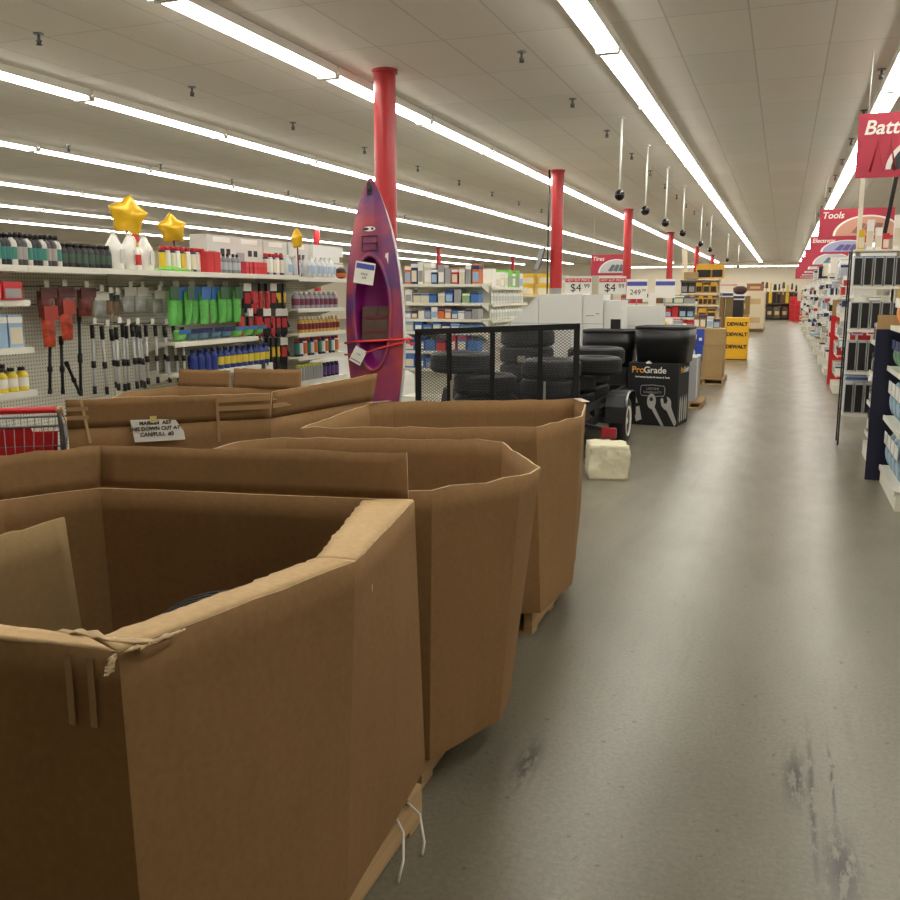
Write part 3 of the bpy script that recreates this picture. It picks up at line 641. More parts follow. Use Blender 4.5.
for i, (k, px, py, lb) in enumerate(((K_red2, 44, 288, 'dark brown-red bag hanging highest above the orange bags'), (K_red, 47, 306, 'dark orange bag hanging below the brown-red bag'),
        (K_red2, 62, 287, 'red banded bag hanging over the bright orange bag'), (K_red, 65, 300, 'bright orange bag with white swoosh hanging on the pegboard'), (K_red2, 84, 288, 'black and red bristled pack hanging beside the orange bags'))):
    hang(k, 0 if gp(px, py, -4.74).y < 4.5 else 1, px, py, lb)
for i, (k, px, py) in enumerate(((K_clr, 99, 292), (K_brn, 108, 294), (K_brn, 115, 295), (K_clr, 128, 288), (K_clr, 140, 288), (K_clr, 157, 291))):
    hang(k, 1, px, py, f'{nth(i + 1)} pack in the line of clear packs above the silver poles', 'clear packs', sc=.9)
def pole(silver=True, L=.62, hook_end=False):
    s_ = color((206, 208, 208), .3) if silver else M_BLACK; m = MB(); m.cyl((0, 0, -L), (0, 0, 0), .011, n=8); o = m.build('telescopic_pole', s_)
    for nme, a, b_, r in (('grip', -.12, 0, .016), ('collar', -L * .62, -L * .52, .017), ('end_grip', -L, -L + .07, .014)):
        m = MB(); m.cyl((0, 0, a), (0, 0, b_), r, n=8); m.build(nme, M_BLACK, o)
    return Kind(o, 'pole')
K_pole = pole(); K_bp = pole(False, .8)
for i, (px, top, bot) in enumerate(((92, 325, 394), (96, 326, 394), (105, 327, 390), (111, 329, 388), (117, 324, 391), (121, 324, 388), (126, 326, 390), (131, 325, 387), (135, 325, 384), (139, 326, 388), (150, 325, 383), (154, 326, 382), (164, 325, 381), (168, 325, 382), (172, 327, 381))):
    a = gp(px, top, -4.74); q = gp(px + (6 if i % 2 else 3), bot, -4.74); a.x = q.x = -4.74 + .05 * (i % 3); L = (a - q).length
    an = math.atan2(q.y - a.y, a.z - q.z)
    K_pole.put(a, 0, f'{nth(i + 1)} silver and black telescopic pole on the pegboard', 'silver telescopic poles', (1, 1, L / .62), rot=(an, 0, 0))
    if i % 2 == 0: hook(BAY[bayof(a.y)], bl(bayof(a.y), (GB + .012, a.y, a.z + .012)))
for i, (p0, p1, lb) in enumerate((((50, 336), (50, 394), 'thin black squeegee pole below the dark orange bag'), ((61, 336), (63, 394), 'black hooked brush pole between the orange bag and the banded pole'), ((79, 308), (81, 396), 'black banded pole with red collar on the pegboard'), ((66, 362), (80, 394), 'short black brush leaning aslant on the pegboard'))):
    a, q = gp(*p0, -4.78), gp(*p1, -4.78); L = (a - q).length
    K_bp.put(a, 0, lb, None, (1, 1, L / .8), rot=(math.atan2(q.y - a.y, a.z - q.z), 0, 0))
# green mitts
K_mitt = hangpack('green_mitt', .115, .31, mat('mitt_green', (104, 190, 92), .8, var=.12, scale=30, bump=.4), P_['blue'], 'wash mitt', .06)
K_mitt2 = hangpack('green_mitt', .105, .31, mat('mitt_green', (104, 190, 92)), color((58, 96, 64)), 'wash mitt', .06)
for i, px in enumerate((171, 179, 187, 195, 203, 213, 221, 228, 236)):
    hang([K_mitt2, K_mitt][1 if i in (1, 3, 4, 5) else 0], 2, px, 287, f'{nth(i + 1)} green microfibre mitt hanging in the row', 'green mitts', X=-4.62 - .05 * (i % 2))
K_tow = hangpack('towel_pack', .15, .10, mat('towel_pack_green', (120, 190, 96), .6, var=.35, scale=18), P_['blue'], 'towel pack', .1)
K_tow2 = hangpack('towel_pack', .15, .10, mat('towel_pack_blue', (90, 128, 150), .5, var=.4, scale=18), P_['navy'], 'towel pack', .1)
for i, px in enumerate((178, 190, 201, 213, 224, 235, 246, 256)):
    p = ox(px, 330, -4.66); [K_tow2, K_tow][i > 4 or i == 0].put((-4.64, p.y, 1.32), G90, f'{nth(i + 1)} soft towel pack on the shelf under the green mitts', 'towel packs', rot=(.15, 0, G90))
K_bl = bottle('blue_bottle', .04, .185, color((36, 56, 128), .35), color((30, 44, 104)), color((210, 190, 60)), .45); K_bl2 = bottle('blue_bottle', .04, .185, color((36, 56, 128), .35), color((30, 44, 104)), None, .45)
row([K_bl2] * 4 + [K_bl] * 9, 13, (-4.6, gy(189), .955), (-4.6, gy(263), .955), G90, '{} blue bottle on the shelf under the towel packs', 'blue bottles')
# gloves
def glove(body, back, card):
    m = MB(); out = [(-.045, 0), (.045, 0), (.05, -.08), (.085, -.13), (.075, -.155), (.05, -.135), (.048, -.2), (.03, -.235), (.024, -.19), (.018, -.25), (0, -.25), (-.004, -.19), (-.012, -.24), (-.03, -.235), (-.03, -.18), (-.04, -.215), (-.055, -.2), (-.05, -.1)]
    m.prism(out, -.012, .012, flip=lambda x, y, z: (x, z, y)); o = m.build('work_glove', body, bevel=.006)
    m = MB(); m.prism([(-.034, -.05), (.034, -.05), (.036, -.15), (-.036, -.15)], -.019, -.0115, flip=lambda x, y, z: (x, z, y)); m.build('knuckle_panel', back, o, bevel=.003)
    m = MB(); m.box(-.05, .05, -.02, .014, -.03, .045); m.build('header_card', card, o); return Kind(o, 'glove')
KG = [glove(M_BLACK, P_['red'], P_['white']), glove(P_['red'], P_['red'], M_BLACK), glove(M_BLACK, P_['yellow'], M_BLACK)]
for r_, (py, pxs, seq, wh) in enumerate(((288, (246, 253, 260, 267, 272, 277, 283), (0, 1, 1, 1, 0, 2, 2), 'highest'), (313, (240, 249, 258, 266, 272, 277, 283), (1, 0, 1, 0, 1, 0, 0), 'second'), (342, (267, 272, 277, 283), (2, 2, 2, 0), 'third'), (367, (262, 268, 273, 278, 283), (1, 0, 1, 1, 2), 'lowest'))):
    for i, px in enumerate(pxs):
        X = -4.66
        o = hang(KG[seq[i]], 2, px, py, f'{nth(i + 1)} work glove of the {wh} row of hanging gloves', 'hanging work gloves', X=X, sc=.95, jr=.35)
# bottles beside the kayak
ra = lambda px, X=-4.58: gy(px, X)
K_sv = bottle('silver_bottle', .042, .17, color((170, 168, 176), .25), M_WHITE, color((120, 60, 84)), .5)
row(K_sv, 9, (-4.58, 8.03, 1.455), (-4.58, 8.86, 1.455), G90, '{} silver bottle of the highest kayak-side shelf', 'silver bottles')
K_rw = bottle('sauce_bottle', .034, .16, color((206, 170, 80)), P_['white'], color((120, 30, 36)), .4)
row(K_rw, 11, (-4.58, 8.12, 1.21), (-4.58, 8.9, 1.21), G90, '{} white-capped bottle of the second kayak-side shelf', 'white-capped bottles')
row([can('spray_can', .03, .18, M_BLACK, P_['red'], P_['teal']), can('spray_can', .03, .18, P_['navy'], P_['navy'], P_['white']), can('spray_can', .03, .18, P_['white'], P_['red'], P_['orange'])], 12, (-4.58, 8.03, .975), (-4.58, 8.88, .975), G90, '{} mixed spray can of the third kayak-side shelf', 'mixed spray cans')
K_yc = can('spray_can', .034, .165, color((150, 154, 150)), color((200, 204, 80)), P_['grey']); row(K_yc, 9, (-4.58, 8.05, .725), (-4.58, 8.5, .725), G90, '{} yellow-capped grey can of the lowest kayak-side shelf', 'yellow-capped cans')
row(can('spray_can', .03, .15, M_BLACK, P_['navy'], P_['purple']), 4, (-4.58, 8.6, .725), (-4.58, 8.88, .725), G90, '{} dark can after the yellow-capped cans', 'dark cans')
# ------------------------------------------------------------------ shopping cart
def cart():
    a, b_ = oz(62, 409, 1.02), oz(4, 411, 1.02); ang = math.atan2((a - b_).y, (a - b_).x); o = empty('shopping_cart', (a.x + .02, a.y - .0, 0), ang)
    tag(o, 'red-handled wire shopping cart beside the cardboard bin with a note', 'shopping cart')
    W = .56; x0, x1 = -W - .02, -.02      # handle along local x, basket towards +y
    m = MB(); m.cyl((x0, 0, 1.02), (x1, 0, 1.02), .017, n=10); m.build('handle', color((200, 36, 48), .35), o)
    m = MB()
    def rim(z, s_): return [(x0 + s_, .05, z), (x1 - s_, .05, z), (x1 - s_ - .05, .85 - s_, z - .05 * (z > .6)), (x0 + s_ + .05, .85 - s_, z - .05 * (z > .6))]
    T, Bt = [Vector(p) for p in rim(.93, 0)], [Vector(p) for p in rim(.52, .05)]
    m.tube(T, .007, 6, closed=True); m.tube(Bt, .006, 6, closed=True)
    for lv in (.25, .5, .75): m.tube([Bt[i].lerp(T[i], lv) for i in range(4)], .003, 4, closed=True)
    for i in range(4):
        A, C, E_, G_ = T[i], T[(i + 1) % 4], Bt[i], Bt[(i + 1) % 4]; k = 12 if i % 2 == 0 else 18
        for j in range(k + 1): m.tube([A.lerp(C, j / k), E_.lerp(G_, j / k)], .0026, 4)
    for j in range(1, 12): m.tube([Bt[0].lerp(Bt[1], j / 12), Bt[3].lerp(Bt[2], j / 12)], .0026, 4)
    m.build('wire_basket', M_WIRE, o)
    m = MB(); m.prism([(x0 + .05, .66), (x1 - .05, .66), (x1 - .03, .90), (x1 - .15, .90), (x1 - .16, .93), (x1 - .3, .93), (x1 - .31, .90), (x0 + .03, .90)], 0, .012, flip=lambda x, y, z: (x, .10 + z + (y - .66) * -.12, y)); m.build('child_seat_flap', color((206, 34, 44), .35), o, bevel=.004)
    m = MB()
    for x in (x0 + .01, x1 - .01):
        m.tube([(x, 0, 1.02), (x, .06, .9), (x, .1, .5), (x, .08, .2), (x, .9, .16)], .012, 8)
    m.tube([(x0, .08, .2), (x1, .08, .2)], .01, 8); m.build('frame', M_WIRE, o)
    for x in (x0 + .02, x1 - .02):
        for y in (.12, .85):
            m = MB(); m.cyl((x - .014, y, .062), (x + .014, y, .062), .062, n=16); m.bar((x, y, .062), (x, y, .17), .03, .02); m.build('caster', M_BLACK, o)
cart()
# ------------------------------------------------------------------ kayak lashed to the first red pole
def kayak():
    o = empty('kayak', (-3.565, 7.74, 0), .07); o.rotation_euler = (-.045, -.032, .07)
    tag(o, 'upright purple and orange kayak leaning on the first tall red pole', 'kayak')
    L = 2.66; Wm = .272
    def half(v):     # half width along the length, v from the bottom end to the tip
        t = abs(v - .48) / (.48 if v < .48 else .52); return Wm * max(.0, 1 - t ** 2.1) ** .8 + .012
    def deck(u, v):
        w_ = half(v); x = (u * 2 - 1) * w_; crown = .055 * (1 - (u * 2 - 1) ** 2) * min(1, w_ / .2)
        return (x, -crown, v * L)
    CX, CV, A, B_ = 0, .535, .185, .20
    def inhole(u, v, k=1.): return ((u * 2 - 1) * half(v) / (A * k)) ** 2 + ((v - CV) / (B_ * k)) ** 2 < 1
    m = MB(); m.grid(deck, 36, 96, keep=lambda u, v: not inhole(u, v)); m.build('deck', M_KAYAK, o, keep_normals=False)
    def hull(u, v):
        w_ = half(v); a = PI * u; rocker = .12 * (abs(v - .45) / .55) ** 2.5
        return (-math.cos(a) * w_ * (1 + .05 * math.sin(a)), .012 + max(.02, (.26 - rocker * 1.6) * min(1, w_ / .22)) * math.sin(a) ** .8, v * L)
    m = MB(); m.grid(hull, 20, 60); m.build('hull', color((214, 210, 208), .4), o)
    n = 48; ring = []; rin = []
    for i in range(n):
        t = 2 * PI * i / n; x, v = A * math.cos(t), CV + B_ * math.sin(t); w_ = half(v); ring.append((x, -.055 * (1 - (x / w_) ** 2) * min(1, w_ / .2) - .012, v * L))
    m = MB(); m.tube(ring, .02, 8, closed=True); m.build('cockpit_rim', M_KAYAK, o)
    m = MB()
    def tub(u, v):
        t = 2 * PI * u; k = 1 - .25 * v ** 3 if v < .99 else .0
        x, z = A * math.cos(t) * k, (CV + B_ * math.sin(t) * k) * L; return (x, -.03 + .2 * min(1, v * 1.15), z)
    m.grid(tub, 40, 8); m.build('cockpit_tub', mat('magenta_plastic', (152, 34, 128), .4), o)
    m = MB(); zb = (CV - .05) * L
    m.hexa([(-.15, .03, zb - .12), (.15, .03, zb - .12), (.15, .15, zb - .12), (-.15, .15, zb - .12), (-.14, .06, zb + .2), (.14, .06, zb + .2), (.14, .16, zb + .2), (-.14, .16, zb + .2)])
    m.box(-.02, .02, .045, .06, zb - .1, zb + .2); st = m.build('seat', mat('seat_pad', (92, 74, 66), .8, var=.2), o, bevel=.02)
    m = MB(); m.box(-.12, .12, .035, .05, zb - .06, zb - .03); m.box(-.12, .12, .04, .055, zb + .08, zb + .11); m.build('strap', color((110, 40, 40)), st)
    m = MB()
    for za, zc in ((.80, .74),):
        for s_ in (-1, 1): m.tube([(s_ * .07, -.062, za * L - .0), (s_ * .075, -.066, za * L - .12)], .004, 5)
    for z in (.775, .80, .75): m.tube([(-.08, -.06, z * L), (0, -.068, z * L + .004), (.08, -.06, z * L)], .004, 5)
    m.build('bungee_cord', M_BLACK, o)
    m = MB(); m.prism([(.06 * math.cos(t * PI / 12), .022 * math.sin(t * PI / 12)) for t in range(24)], -.06, -.056, flip=lambda x, y, z: (x, z, y + .825 * L)); lg = m.build('badge', M_WHITE, o)
    m = MB(); m.prism([(-.045 + .03 * math.cos(t * PI / 6), .012 * math.sin(t * PI / 6)) for t in range(12)], -.062, -.06, flip=lambda x, y, z: (x + .01, z, y + .825 * L)); m.prism([(.03 + .012 * math.cos(t * PI / 6), .012 * math.sin(t * PI / 6)) for t in range(12)], -.062, -.06, flip=lambda x, y, z: (x, z, y + .825 * L)); m.build('badge_print', M_BLACK, lg)
    for x, z in ((.15, .72 * L), (.19, .2 * L)):
        m = MB(); m.hexa([(x - .018, -.036, z - .04), (x + .016, -.03, z - .05), (x + .016, -.026, z - .05), (x - .018, -.03, z - .04), (x - .006, -.036, z + .05), (x + .02, -.03, z + .06), (x + .02, -.026, z + .06), (x - .006, -.03, z + .05)]); m.build('side_decal', M_WHITE, o)
    m = MB(); m.tube([(-.02, -.03, .955 * L), (0, -.06, .965 * L), (.02, -.03, .955 * L)], .007, 6); m.box(-.022, .022, -.03, -.02, .94 * L, .985 * L); m.build('grab_handle', M_BLACK, o)
    return o
KY = kayak()
def in_ky(p): return KY.matrix_basis @ Vector(p)
m = MB(); 
m.tube([in_ky(p) for p in ((-.30, .0, 1.15), (-.2, -.075, 1.16), (0, -.10, 1.165), (.2, -.075, 1.17), (.305, .0, 1.175), (.30, .2, 1.18), (.14, .36, 1.18), (-.1, .36, 1.17), (-.29, .2, 1.15))], .011, 6, closed=True)
m.tube([in_ky(p) for p in ((-.30, -.02, 1.04), (-.1, -.095, 1.045), (.1, -.095, 1.10), (.305, -.03, 1.15))], .009, 6)
m.tube([in_ky(p) for p in ((.305, -.005, 1.175), (.34, -.03, 1.16), (.38, -.03, 1.12), (.40, -.02, 1.14))], .012, 6)
tag(m.build('tie_strap', color((214, 52, 44), .5)), 'red tie strap wrapped round the kayak and pole', 'strap')
def tag_card(loc, w_, h, rot, label, bands, lines=()):
    o = empty('price_tag', loc); o.rotation_euler = rot; tag(o, label, 'price tag'); m = MB(); m.box(-w_ / 2, w_ / 2, -.001, .001, -h / 2, h / 2); m.build('card', M_WHITE, o)
    for z0, z1, mm in bands: m = MB(); m.box(-w_ * .45, w_ * .45, -.0022, -.001, h * z0, h * z1); m.build('printed_band', mm, o)
    for bd, sz, z in lines: text('lettering', bd, sz, M_INK, o, (0, -.003, h * z))
    return o
p = in_ky((-.04, -.11, 1.79)); tag_card(p, .19, .2, (0, .16, .2), 'white price tag with blue header hanging at the top of the kayak cockpit', [(.18, .42, M_PRICE_BLUE)], [('SALE', .03, -.05), ('349', .03, -.22)])
p = in_ky((-.13, -.11, 1.16 - .13)); tag_card(p, .12, .15, (0, .5, .2), 'small white tag hanging low at the side of the kayak cockpit', [(-.38, -.3, P_['grey'])], [('ITEM', .02, .1)])
# ------------------------------------------------------------------ utility trailer with mesh gate, loaded with tyres
TR = empty('utility_trailer', (-2.47, 9.2, 0)); tag(TR, 'black steel utility trailer with an upright mesh gate, loaded with tyres', 'trailer')
def tp(x, y, z): return (x + 2.47, y - 9.2, z)
bx0, bx1, by0, by1, bz = -3.18, -1.74, 8.28, 10.9, .40
m = MB(); m.box(bx0 + 2.47, bx1 + 2.47, by0 - 9.2, by1 - 9.2, bz - .04, bz); m.build('deck', mat('trailer_boards', (70, 58, 46), .8, var=.2, scale=6), TR)
m = MB()
for x in (bx0, bx1):
    m.bar(tp(x, by0, bz + .09), tp(x, by1, bz + .09), .05, .05); m.bar(tp(x, by0, bz - .06), tp(x, by1, bz - .06), .05, .09)
    for y in (by0, 8.95, 9.9, by1): m.bar(tp(x, y, bz - .1), tp(x, y, bz + .09), .045, .045)
for y in (by0, by1): m.bar(tp(bx0, y, bz - .06), tp(bx1, y, bz - .06), .05, .09)
m.bar(tp(bx0, by1, bz + .09), tp(bx1, by1, bz + .09), .05, .05); m.bar(tp(bx1, 9.3, .30), tp(-1.5, 9.3, .30), .05, .05); m.bar(tp(bx0, 9.62, .26), tp(bx1 + .1, 9.62, .26), .06, .06)
m.bar(tp(-2.47, by1, bz - .06), tp(-2.47, 11.9, bz - .04), .07, .07)
m.build('frame', M_STEEL, TR)
for x, nm_ in ((-1.57, 'r'), (-3.39, 'l')):
    s_ = 1 if nm_ == 'r' else -1
    wh = empty('wheel', tp(x, 9.62, .262)); wh.parent = TR
    m = MB(); prof = [(.13, -.07), (.17, -.085), (.235, -.085), (.256, -.06), (.262, -.03), (.262, .03), (.256, .06), (.235, .085), (.17, .085), (.13, .07)]
    m.lathe(prof, 28); m.build('tread', M_RUB, wh, rot=(0, PI / 2, 0))
    m = MB(); m.lathe([(.02, .05), (.06, .055), (.10, .035), (.145, .06), (.165, .088), (.16, .092), (.13, .06), (.1, .042), (.03, .075), (.012, .08)], 20); m.build('rim', M_WHITE, wh, rot=(0, s_ * PI / 2, 0))
    m = MB(); w0 = x - .11; w1 = x + .11
    path = [(9.27, .28), (9.29, .44), (9.36, .555), (9.5, .575), (9.74, .575), (9.88, .555), (9.95, .44), (9.97, .28)]
    for (ya, za), (yb, zb_) in zip(path[:-1], path[1:]): m.hexa([tp(w0, ya, za), tp(w1, ya, za), tp(w1, yb, zb_), tp(w0, yb, zb_), tp(w0, ya, za + .006), tp(w1, ya, za + .006), tp(w1, yb, zb_ + .006), tp(w0, yb, zb_ + .006)])
    m.build('fender', mat('fender_black', (38, 39, 41), .35), TR)
m = MB(); m.tube([tp(-1.46, 9.28, .46), tp(-1.46, 9.30, .53), tp(-1.46, 9.4, .58), tp(-1.46, 9.5, .59)], .012, 6); m.build('fender_edge', P_['silver'], TR)
for x in (-1.42, -3.48):
    m = MB(); m.box(x + 2.47 - .075, x + 2.47 + .06, 8.10 - 9.2, 8.16 - 9.2, .30, .40); m.build('tail_light', color((140, 16, 36), .25), TR, bevel=.012)
    m = MB(); m.bar(tp(x, 8.16, .37), tp(bx1 if x > -2 else bx0, 8.28, .40), .03, .03); m.build('light_bracket', M_STEEL, TR)
# gate: leans a little, turned on its hinge line
GL, GR = Vector((-3.2, 7.88, .37)), Vector((-1.77, 8.24, .37))
gt = empty('gate', (GL.x + 2.47, GL.y - 9.2, GL.z), math.atan2(GR.y - GL.y, GR.x - GL.x)); gt.parent = TR
GW = (GR - GL).length; gh = .90
def gz(x): return gh - .022 + .06 * x / GW
m = MB()
m.bar((0, 0, 0), (0, 0, gz(0)), .055, .04); m.bar((GW, 0, 0), (GW, 0, gz(GW)), .055, .04); m.bar((-.027, 0, gz(0)), (GW + .027, 0, gz(GW)), .04, .055); m.bar((0, 0, .02), (GW, 0, .02), .04, .05)
for f in (.2, .475, .775): m.bar((GW * f, .0, 0), (GW * f, 0, gz(GW * f)), .045, .035)
m.build('gate_frame', M_STEEL, gt)
m = MB(); sx, sz = .038, .0135; nx = int(GW / sx); nzz = int(gh / sz)
for j in range(nzz):
    for i in range(nx):
        z = .02 + j * sz; x = i * sx + (sx / 2 if j % 2 else 0)
        if z + sz > gz(x): continue
        for dx in (-sx / 2, sx / 2):
            if 0 <= x + dx <= GW: m.bar((x, .012, z), (x + dx, .02, z + sz), .0045, .005, up=(0, 1, 0))
m.build('expanded_mesh', mat('mesh_steel', (64, 65, 68), .35, .5), gt)
for f in (.2, .79):
    m = MB(); m.box(GW * f + .012, GW * f + .034, -.03, -.02, .18, .43); m.build('steel_bar', P_['silver'], gt)
tag_pl = MB(); tag_pl.box(.93, 1.0, .03, .034, .60, .66); tag_pl.build('paper_label', M_WHITE, gt)
# tyres in the trailer
def stack(x, y, n, z0, where, sc=1., jit=.01, top=None):
    for i in range(n):
        up = ['bottom', 'second', 'third', 'fourth', 'fifth'][i] if i < n - 1 or n == 1 else 'topmost'
        px, py = (top if top and i >= n - 1 else (x, y))
        TK.put((px + random.uniform(-jit, jit), py + random.uniform(-jit, jit), z0 + i * (.21 * sc + .001)), random.uniform(0, 6), f'{up} tyre of the stack {where}', 'tyres stacked in the trailer', sc)
T0 = bz + .001
stack(-2.80, 8.70, 3, T0, 'behind the kayak end of the gate', .97, top=(-3.06, 8.72))
stack(-2.13, 8.74, 3, T0, 'behind the aisle end of the gate', .9)
stack(-2.10, 9.38, 3, T0, 'beside the trailer fender', .88, top=(-1.84, 9.42))
stack(-2.77, 10.2, 4, T0, 'at the rear shelving-side corner of the trailer', .95)
stack(-2.12, 10.15, 3, T0, 'in the third line beside the trailer rail', .97, top=(-1.95, 10.15))
# paper-wrapped bale under the tail light
m = MB(); bb = m.b; bmesh.ops.create_cube(bb, size=1); bmesh.ops.subdivide_edges(bb, edges=bb.edges[:], cuts=14, use_grid_fill=True)
for v in bb.verts:
    c = v.co; s_ = 1 - .05 * (abs(c.x) * 2) ** 4 * (abs(c.z) * 2) ** 4
    q = Vector((c.x * .345 * s_, c.y * .34 * s_, (c.z + .5) * .30)); k = .011 * nz(q.x * 22, q.y * 22, q.z * 30) + .012 * nz(q.x * 7, q.y * 7, q.z * 7)
    v.co = q + Vector((k * (1 if c.x > 0 else -1) * (abs(c.x) > .49), k * (1 if c.y > 0 else -1) * (abs(c.y) > .49), k * (c.z > .49) + .02 * (c.z > .49) * (1 - 4 * c.x * c.x) * (1 - 4 * c.y * c.y)))
for f in bb.faces: f.smooth = True
tag(m.build('wrapped_bale', mat('wrinkled_wrap', (226, 220, 190), .7, bump=.5, scale=30), loc=(-1.39, 7.86, 0), rot=(0, 0, .3), bevel=0), 'square cream paper-wrapped bale on the floor under the red tail light', 'bale')
# ------------------------------------------------------------------ printed tool bin with black tubs
def toolbin():
    o = empty('display_bin', (-1.445, 11.2, 0), -.13); tag(o, 'black printed display bin with pictures of wrenches, beside the trailer', 'display bin')
    m = MB(); m.box(-.31, .31, 0, .56, 0, .77); m.build('body', M_BLK2, o, bevel=.008)
    yf = -.003
    text('lettering', 'Pro', .11, color((226, 158, 62)), o, (-.19, yf, .68), bold=.0015); text('lettering', 'Grade', .11, M_WHITE, o, (.02, yf, .68), bold=.0015)
    text('lettering', 'Professional Quality Mechanics & Tools', .0265, M_WHITE, o, (-.01, yf, .595), bold=.001)
    m = MB(); oc = [(-.15, .40), (-.14, .37), (0, .36), (.14, .37), (.15, .40), (.15, .46), (.14, .49), (0, .50), (-.14, .49), (-.15, .46)]
    m.tube([(x, -.004, z) for x, z in oc], .005, 5, closed=True); m.build('badge_outline', P_['grey'], o)
    text('lettering', 'LIFETIME', .042, P_['grey'], o, (0, yf, .452)); text('lettering', 'WARRANTY', .042, P_['grey'], o, (0, yf, .408))
    fl = lambda x, y, z: (x, z, y); g = color((176, 174, 170), .45); m = MB()
    m.prism([(-.235, .21), (-.16, .235), (-.125, .07), (-.195, .04)], -.004, -.001, flip=fl); m.prism([(-.215, .27), (-.185, .27), (-.19, .31), (-.21, .35)], -.004, -.001, flip=fl); m.build('socket_picture', g, o)
    m = MB(); m.prism([(-.01 + .058 * math.cos(t) * .95, .30 + .095 * math.sin(t)) for t in [k * PI / 9 for k in range(18)]], -.004, -.001, flip=fl); m.prism([(-.015, .22), (.028, .235), (.155, .0), (.12, .0)], -.004, -.001, flip=fl); rp = m.build('ratchet_picture', g, o)
    m = MB(); m.prism([(-.012 + .022 * math.cos(t), .325 + .026 * math.sin(t)) for t in [k * PI / 6 for k in range(12)]], -.006, -.004, flip=fl); m.build('ratchet_hole', M_BLACK, rp)
    m = MB(); m.prism([(.10, .33), (.115, .25), (.15, .21), (.18, .195), (.285, .0), (.325, .0) if False else (.30, .03), (.305, .06), (.235, .24), (.232, .31), (.21, .35), (.175, .365), (.19, .315), (.175, .28), (.145, .28), (.135, .33), (.125, .35)], -.004, -.001, flip=fl); m.build('wrench_picture', g, o)
    fr = lambda x, y, z: (.31 - z, x, y); m = MB()
    for x in (.1, .2, .32, .42): m.prism([(x, .06), (x + .05, .04), (x + .06, .28), (x + .03, .36), (x + .005, .3)], -.004, -.001, flip=fr)
    m.build('tool_picture', g, o)
    text('lettering', 'Pro', .1, color((226, 158, 62)), o, (.314, .17, .68), (PI / 2, 0, PI / 2), bold=.003); text('lettering', 'Grade', .1, M_WHITE, o, (.314, .38, .68), (PI / 2, 0, PI / 2), bold=.003)
    m = MB(); m.prism([(-.035, 0), (.035, 0), (.03, .02), (.0, .035), (-.03, .02)], 0, .004, flip=lambda x, y, z: (x - .06, z - .005, y + .76)); m.build('paper_tab', M_WHITE, o)
toolbin()
def tub(label, loc, sx, sy, h, rz):
    o = empty('plastic_tub', loc, rz); tag(o, label, 'tub')
    def ringp(k, z, r=.12):
        P = []
        for cx, cy, a0 in ((1, 1, 0), (-1, 1, 90), (-1, -1, 180), (1, -1, 270)):
            for q in range(6): a = math.radians(a0 + q * 18); P.append((cx * (sx / 2 * k - r) + r * math.cos(a), cy * (sy / 2 * k - r) + r * math.sin(a), z))
        return P
    def loft(m, rings):
        V = [[m.b.verts.new(p) for p in r] for r in rings]; n = len(V[0])
        for a, c in zip(V[:-1], V[1:]):
            for i in range(n): m.b.faces.new((a[i], a[(i + 1) % n], c[(i + 1) % n], c[i])).smooth = True
        m.b.faces.new(V[0][::-1]); m.b.faces.new(V[-1])
    pl_ = mat('tub_plastic', (26, 27, 29), .38, bump=.05, scale=60)
    m = MB(); loft(m, [ringp(.90, 0), ringp(.955, h * .48), ringp(.985, h * .50), ringp(.99, h - .035), ringp(.96, h - .035), ringp(.9, h * .2)]); m.build('shell', pl_, o, keep_normals=False)
    m = MB(); loft(m, [ringp(.98, h - .04), ringp(1.0, h - .035), ringp(1.0, h - .006), ringp(.985, h), ringp(.95, h), ringp(.94, h - .01)]); m.build('rim', pl_, o); return o
tub('big black plastic tub on top of the printed wrench bin', (-1.35, 11.49, .773), .68, .56, .44, -.13)
m = MB(); m.box(-.3, .3, -.26, .26, 0, .69); tag(m.build('black_crate', M_BLK2, loc=(-2.09, 11.62, 0), bevel=.01), 'black crate standing behind the tyres, under a second tub', 'crate')
tub('second black plastic tub, standing behind the tyre stacks', (-2.06, 11.66, .692), .68, .52, .46, 0)
m = MB(); m.box(-.35, .35, -.2, .2, 0, 1.435); m.box(-.352, .352, -.203, .203, 1.15, 1.155, 1); tag(m.build('white_cabinet', [M_OFF, P_['grey']], loc=(-1.94, 13.2, 0)), 'plain white cabinet standing behind the black tubs', 'cabinet')
# grey flat-pack and the carton stack past it
pallet(-1.36, -1.0, 13.1, 13.9, 'small pallet under the grey flat box past the wrench bin', .09)
m = MB(); m.box(-.1, .1, -.35, .35, 0, .62); m.box(.1, .103, -.3, -.2, .02, .6, 1); m.box(.1, .103, .1, .3, .02, .6, 2); tag(m.build('flat_box', [color((160, 162, 166)), M_WHITE, M_CARD2], loc=(-1.2, 13.52, .092)), 'tall grey flat box just past the wrench bin', 'box')
pallet(-1.62, -.92, 16.7, 17.7, 'pallet under the three brown and blue boxes', .11)
m = MB(); m.box(-.3, .3, -.3, .3, 0, .29); m.box(-.31, -.06, -.303, -.3, .0, .29, 1); m.prism([(-.3 + .11 * math.cos(t * PI / 12) * (1), .145 + .11 * math.sin(t * PI / 12)) for t in range(-6, 7)], -.306, -.3, 2, flip=lambda x, y, z: (x, z, y)); m.box(-.15, -.1, -.304, -.302, .08, .13, 2)
K3 = Kind(m.build('shipping_box', [M_CARD2, color((40, 66, 160)), M_WHITE]), 'box')
for i, u in enumerate(('lowest', 'middle', 'topmost')): K3.put((-1.26 + .01 * i, 17.1, .112 + i * .292), .02 * (i - 1), f'{u} of three brown boxes with blue ends, on a pallet', 'brown and blue boxes')
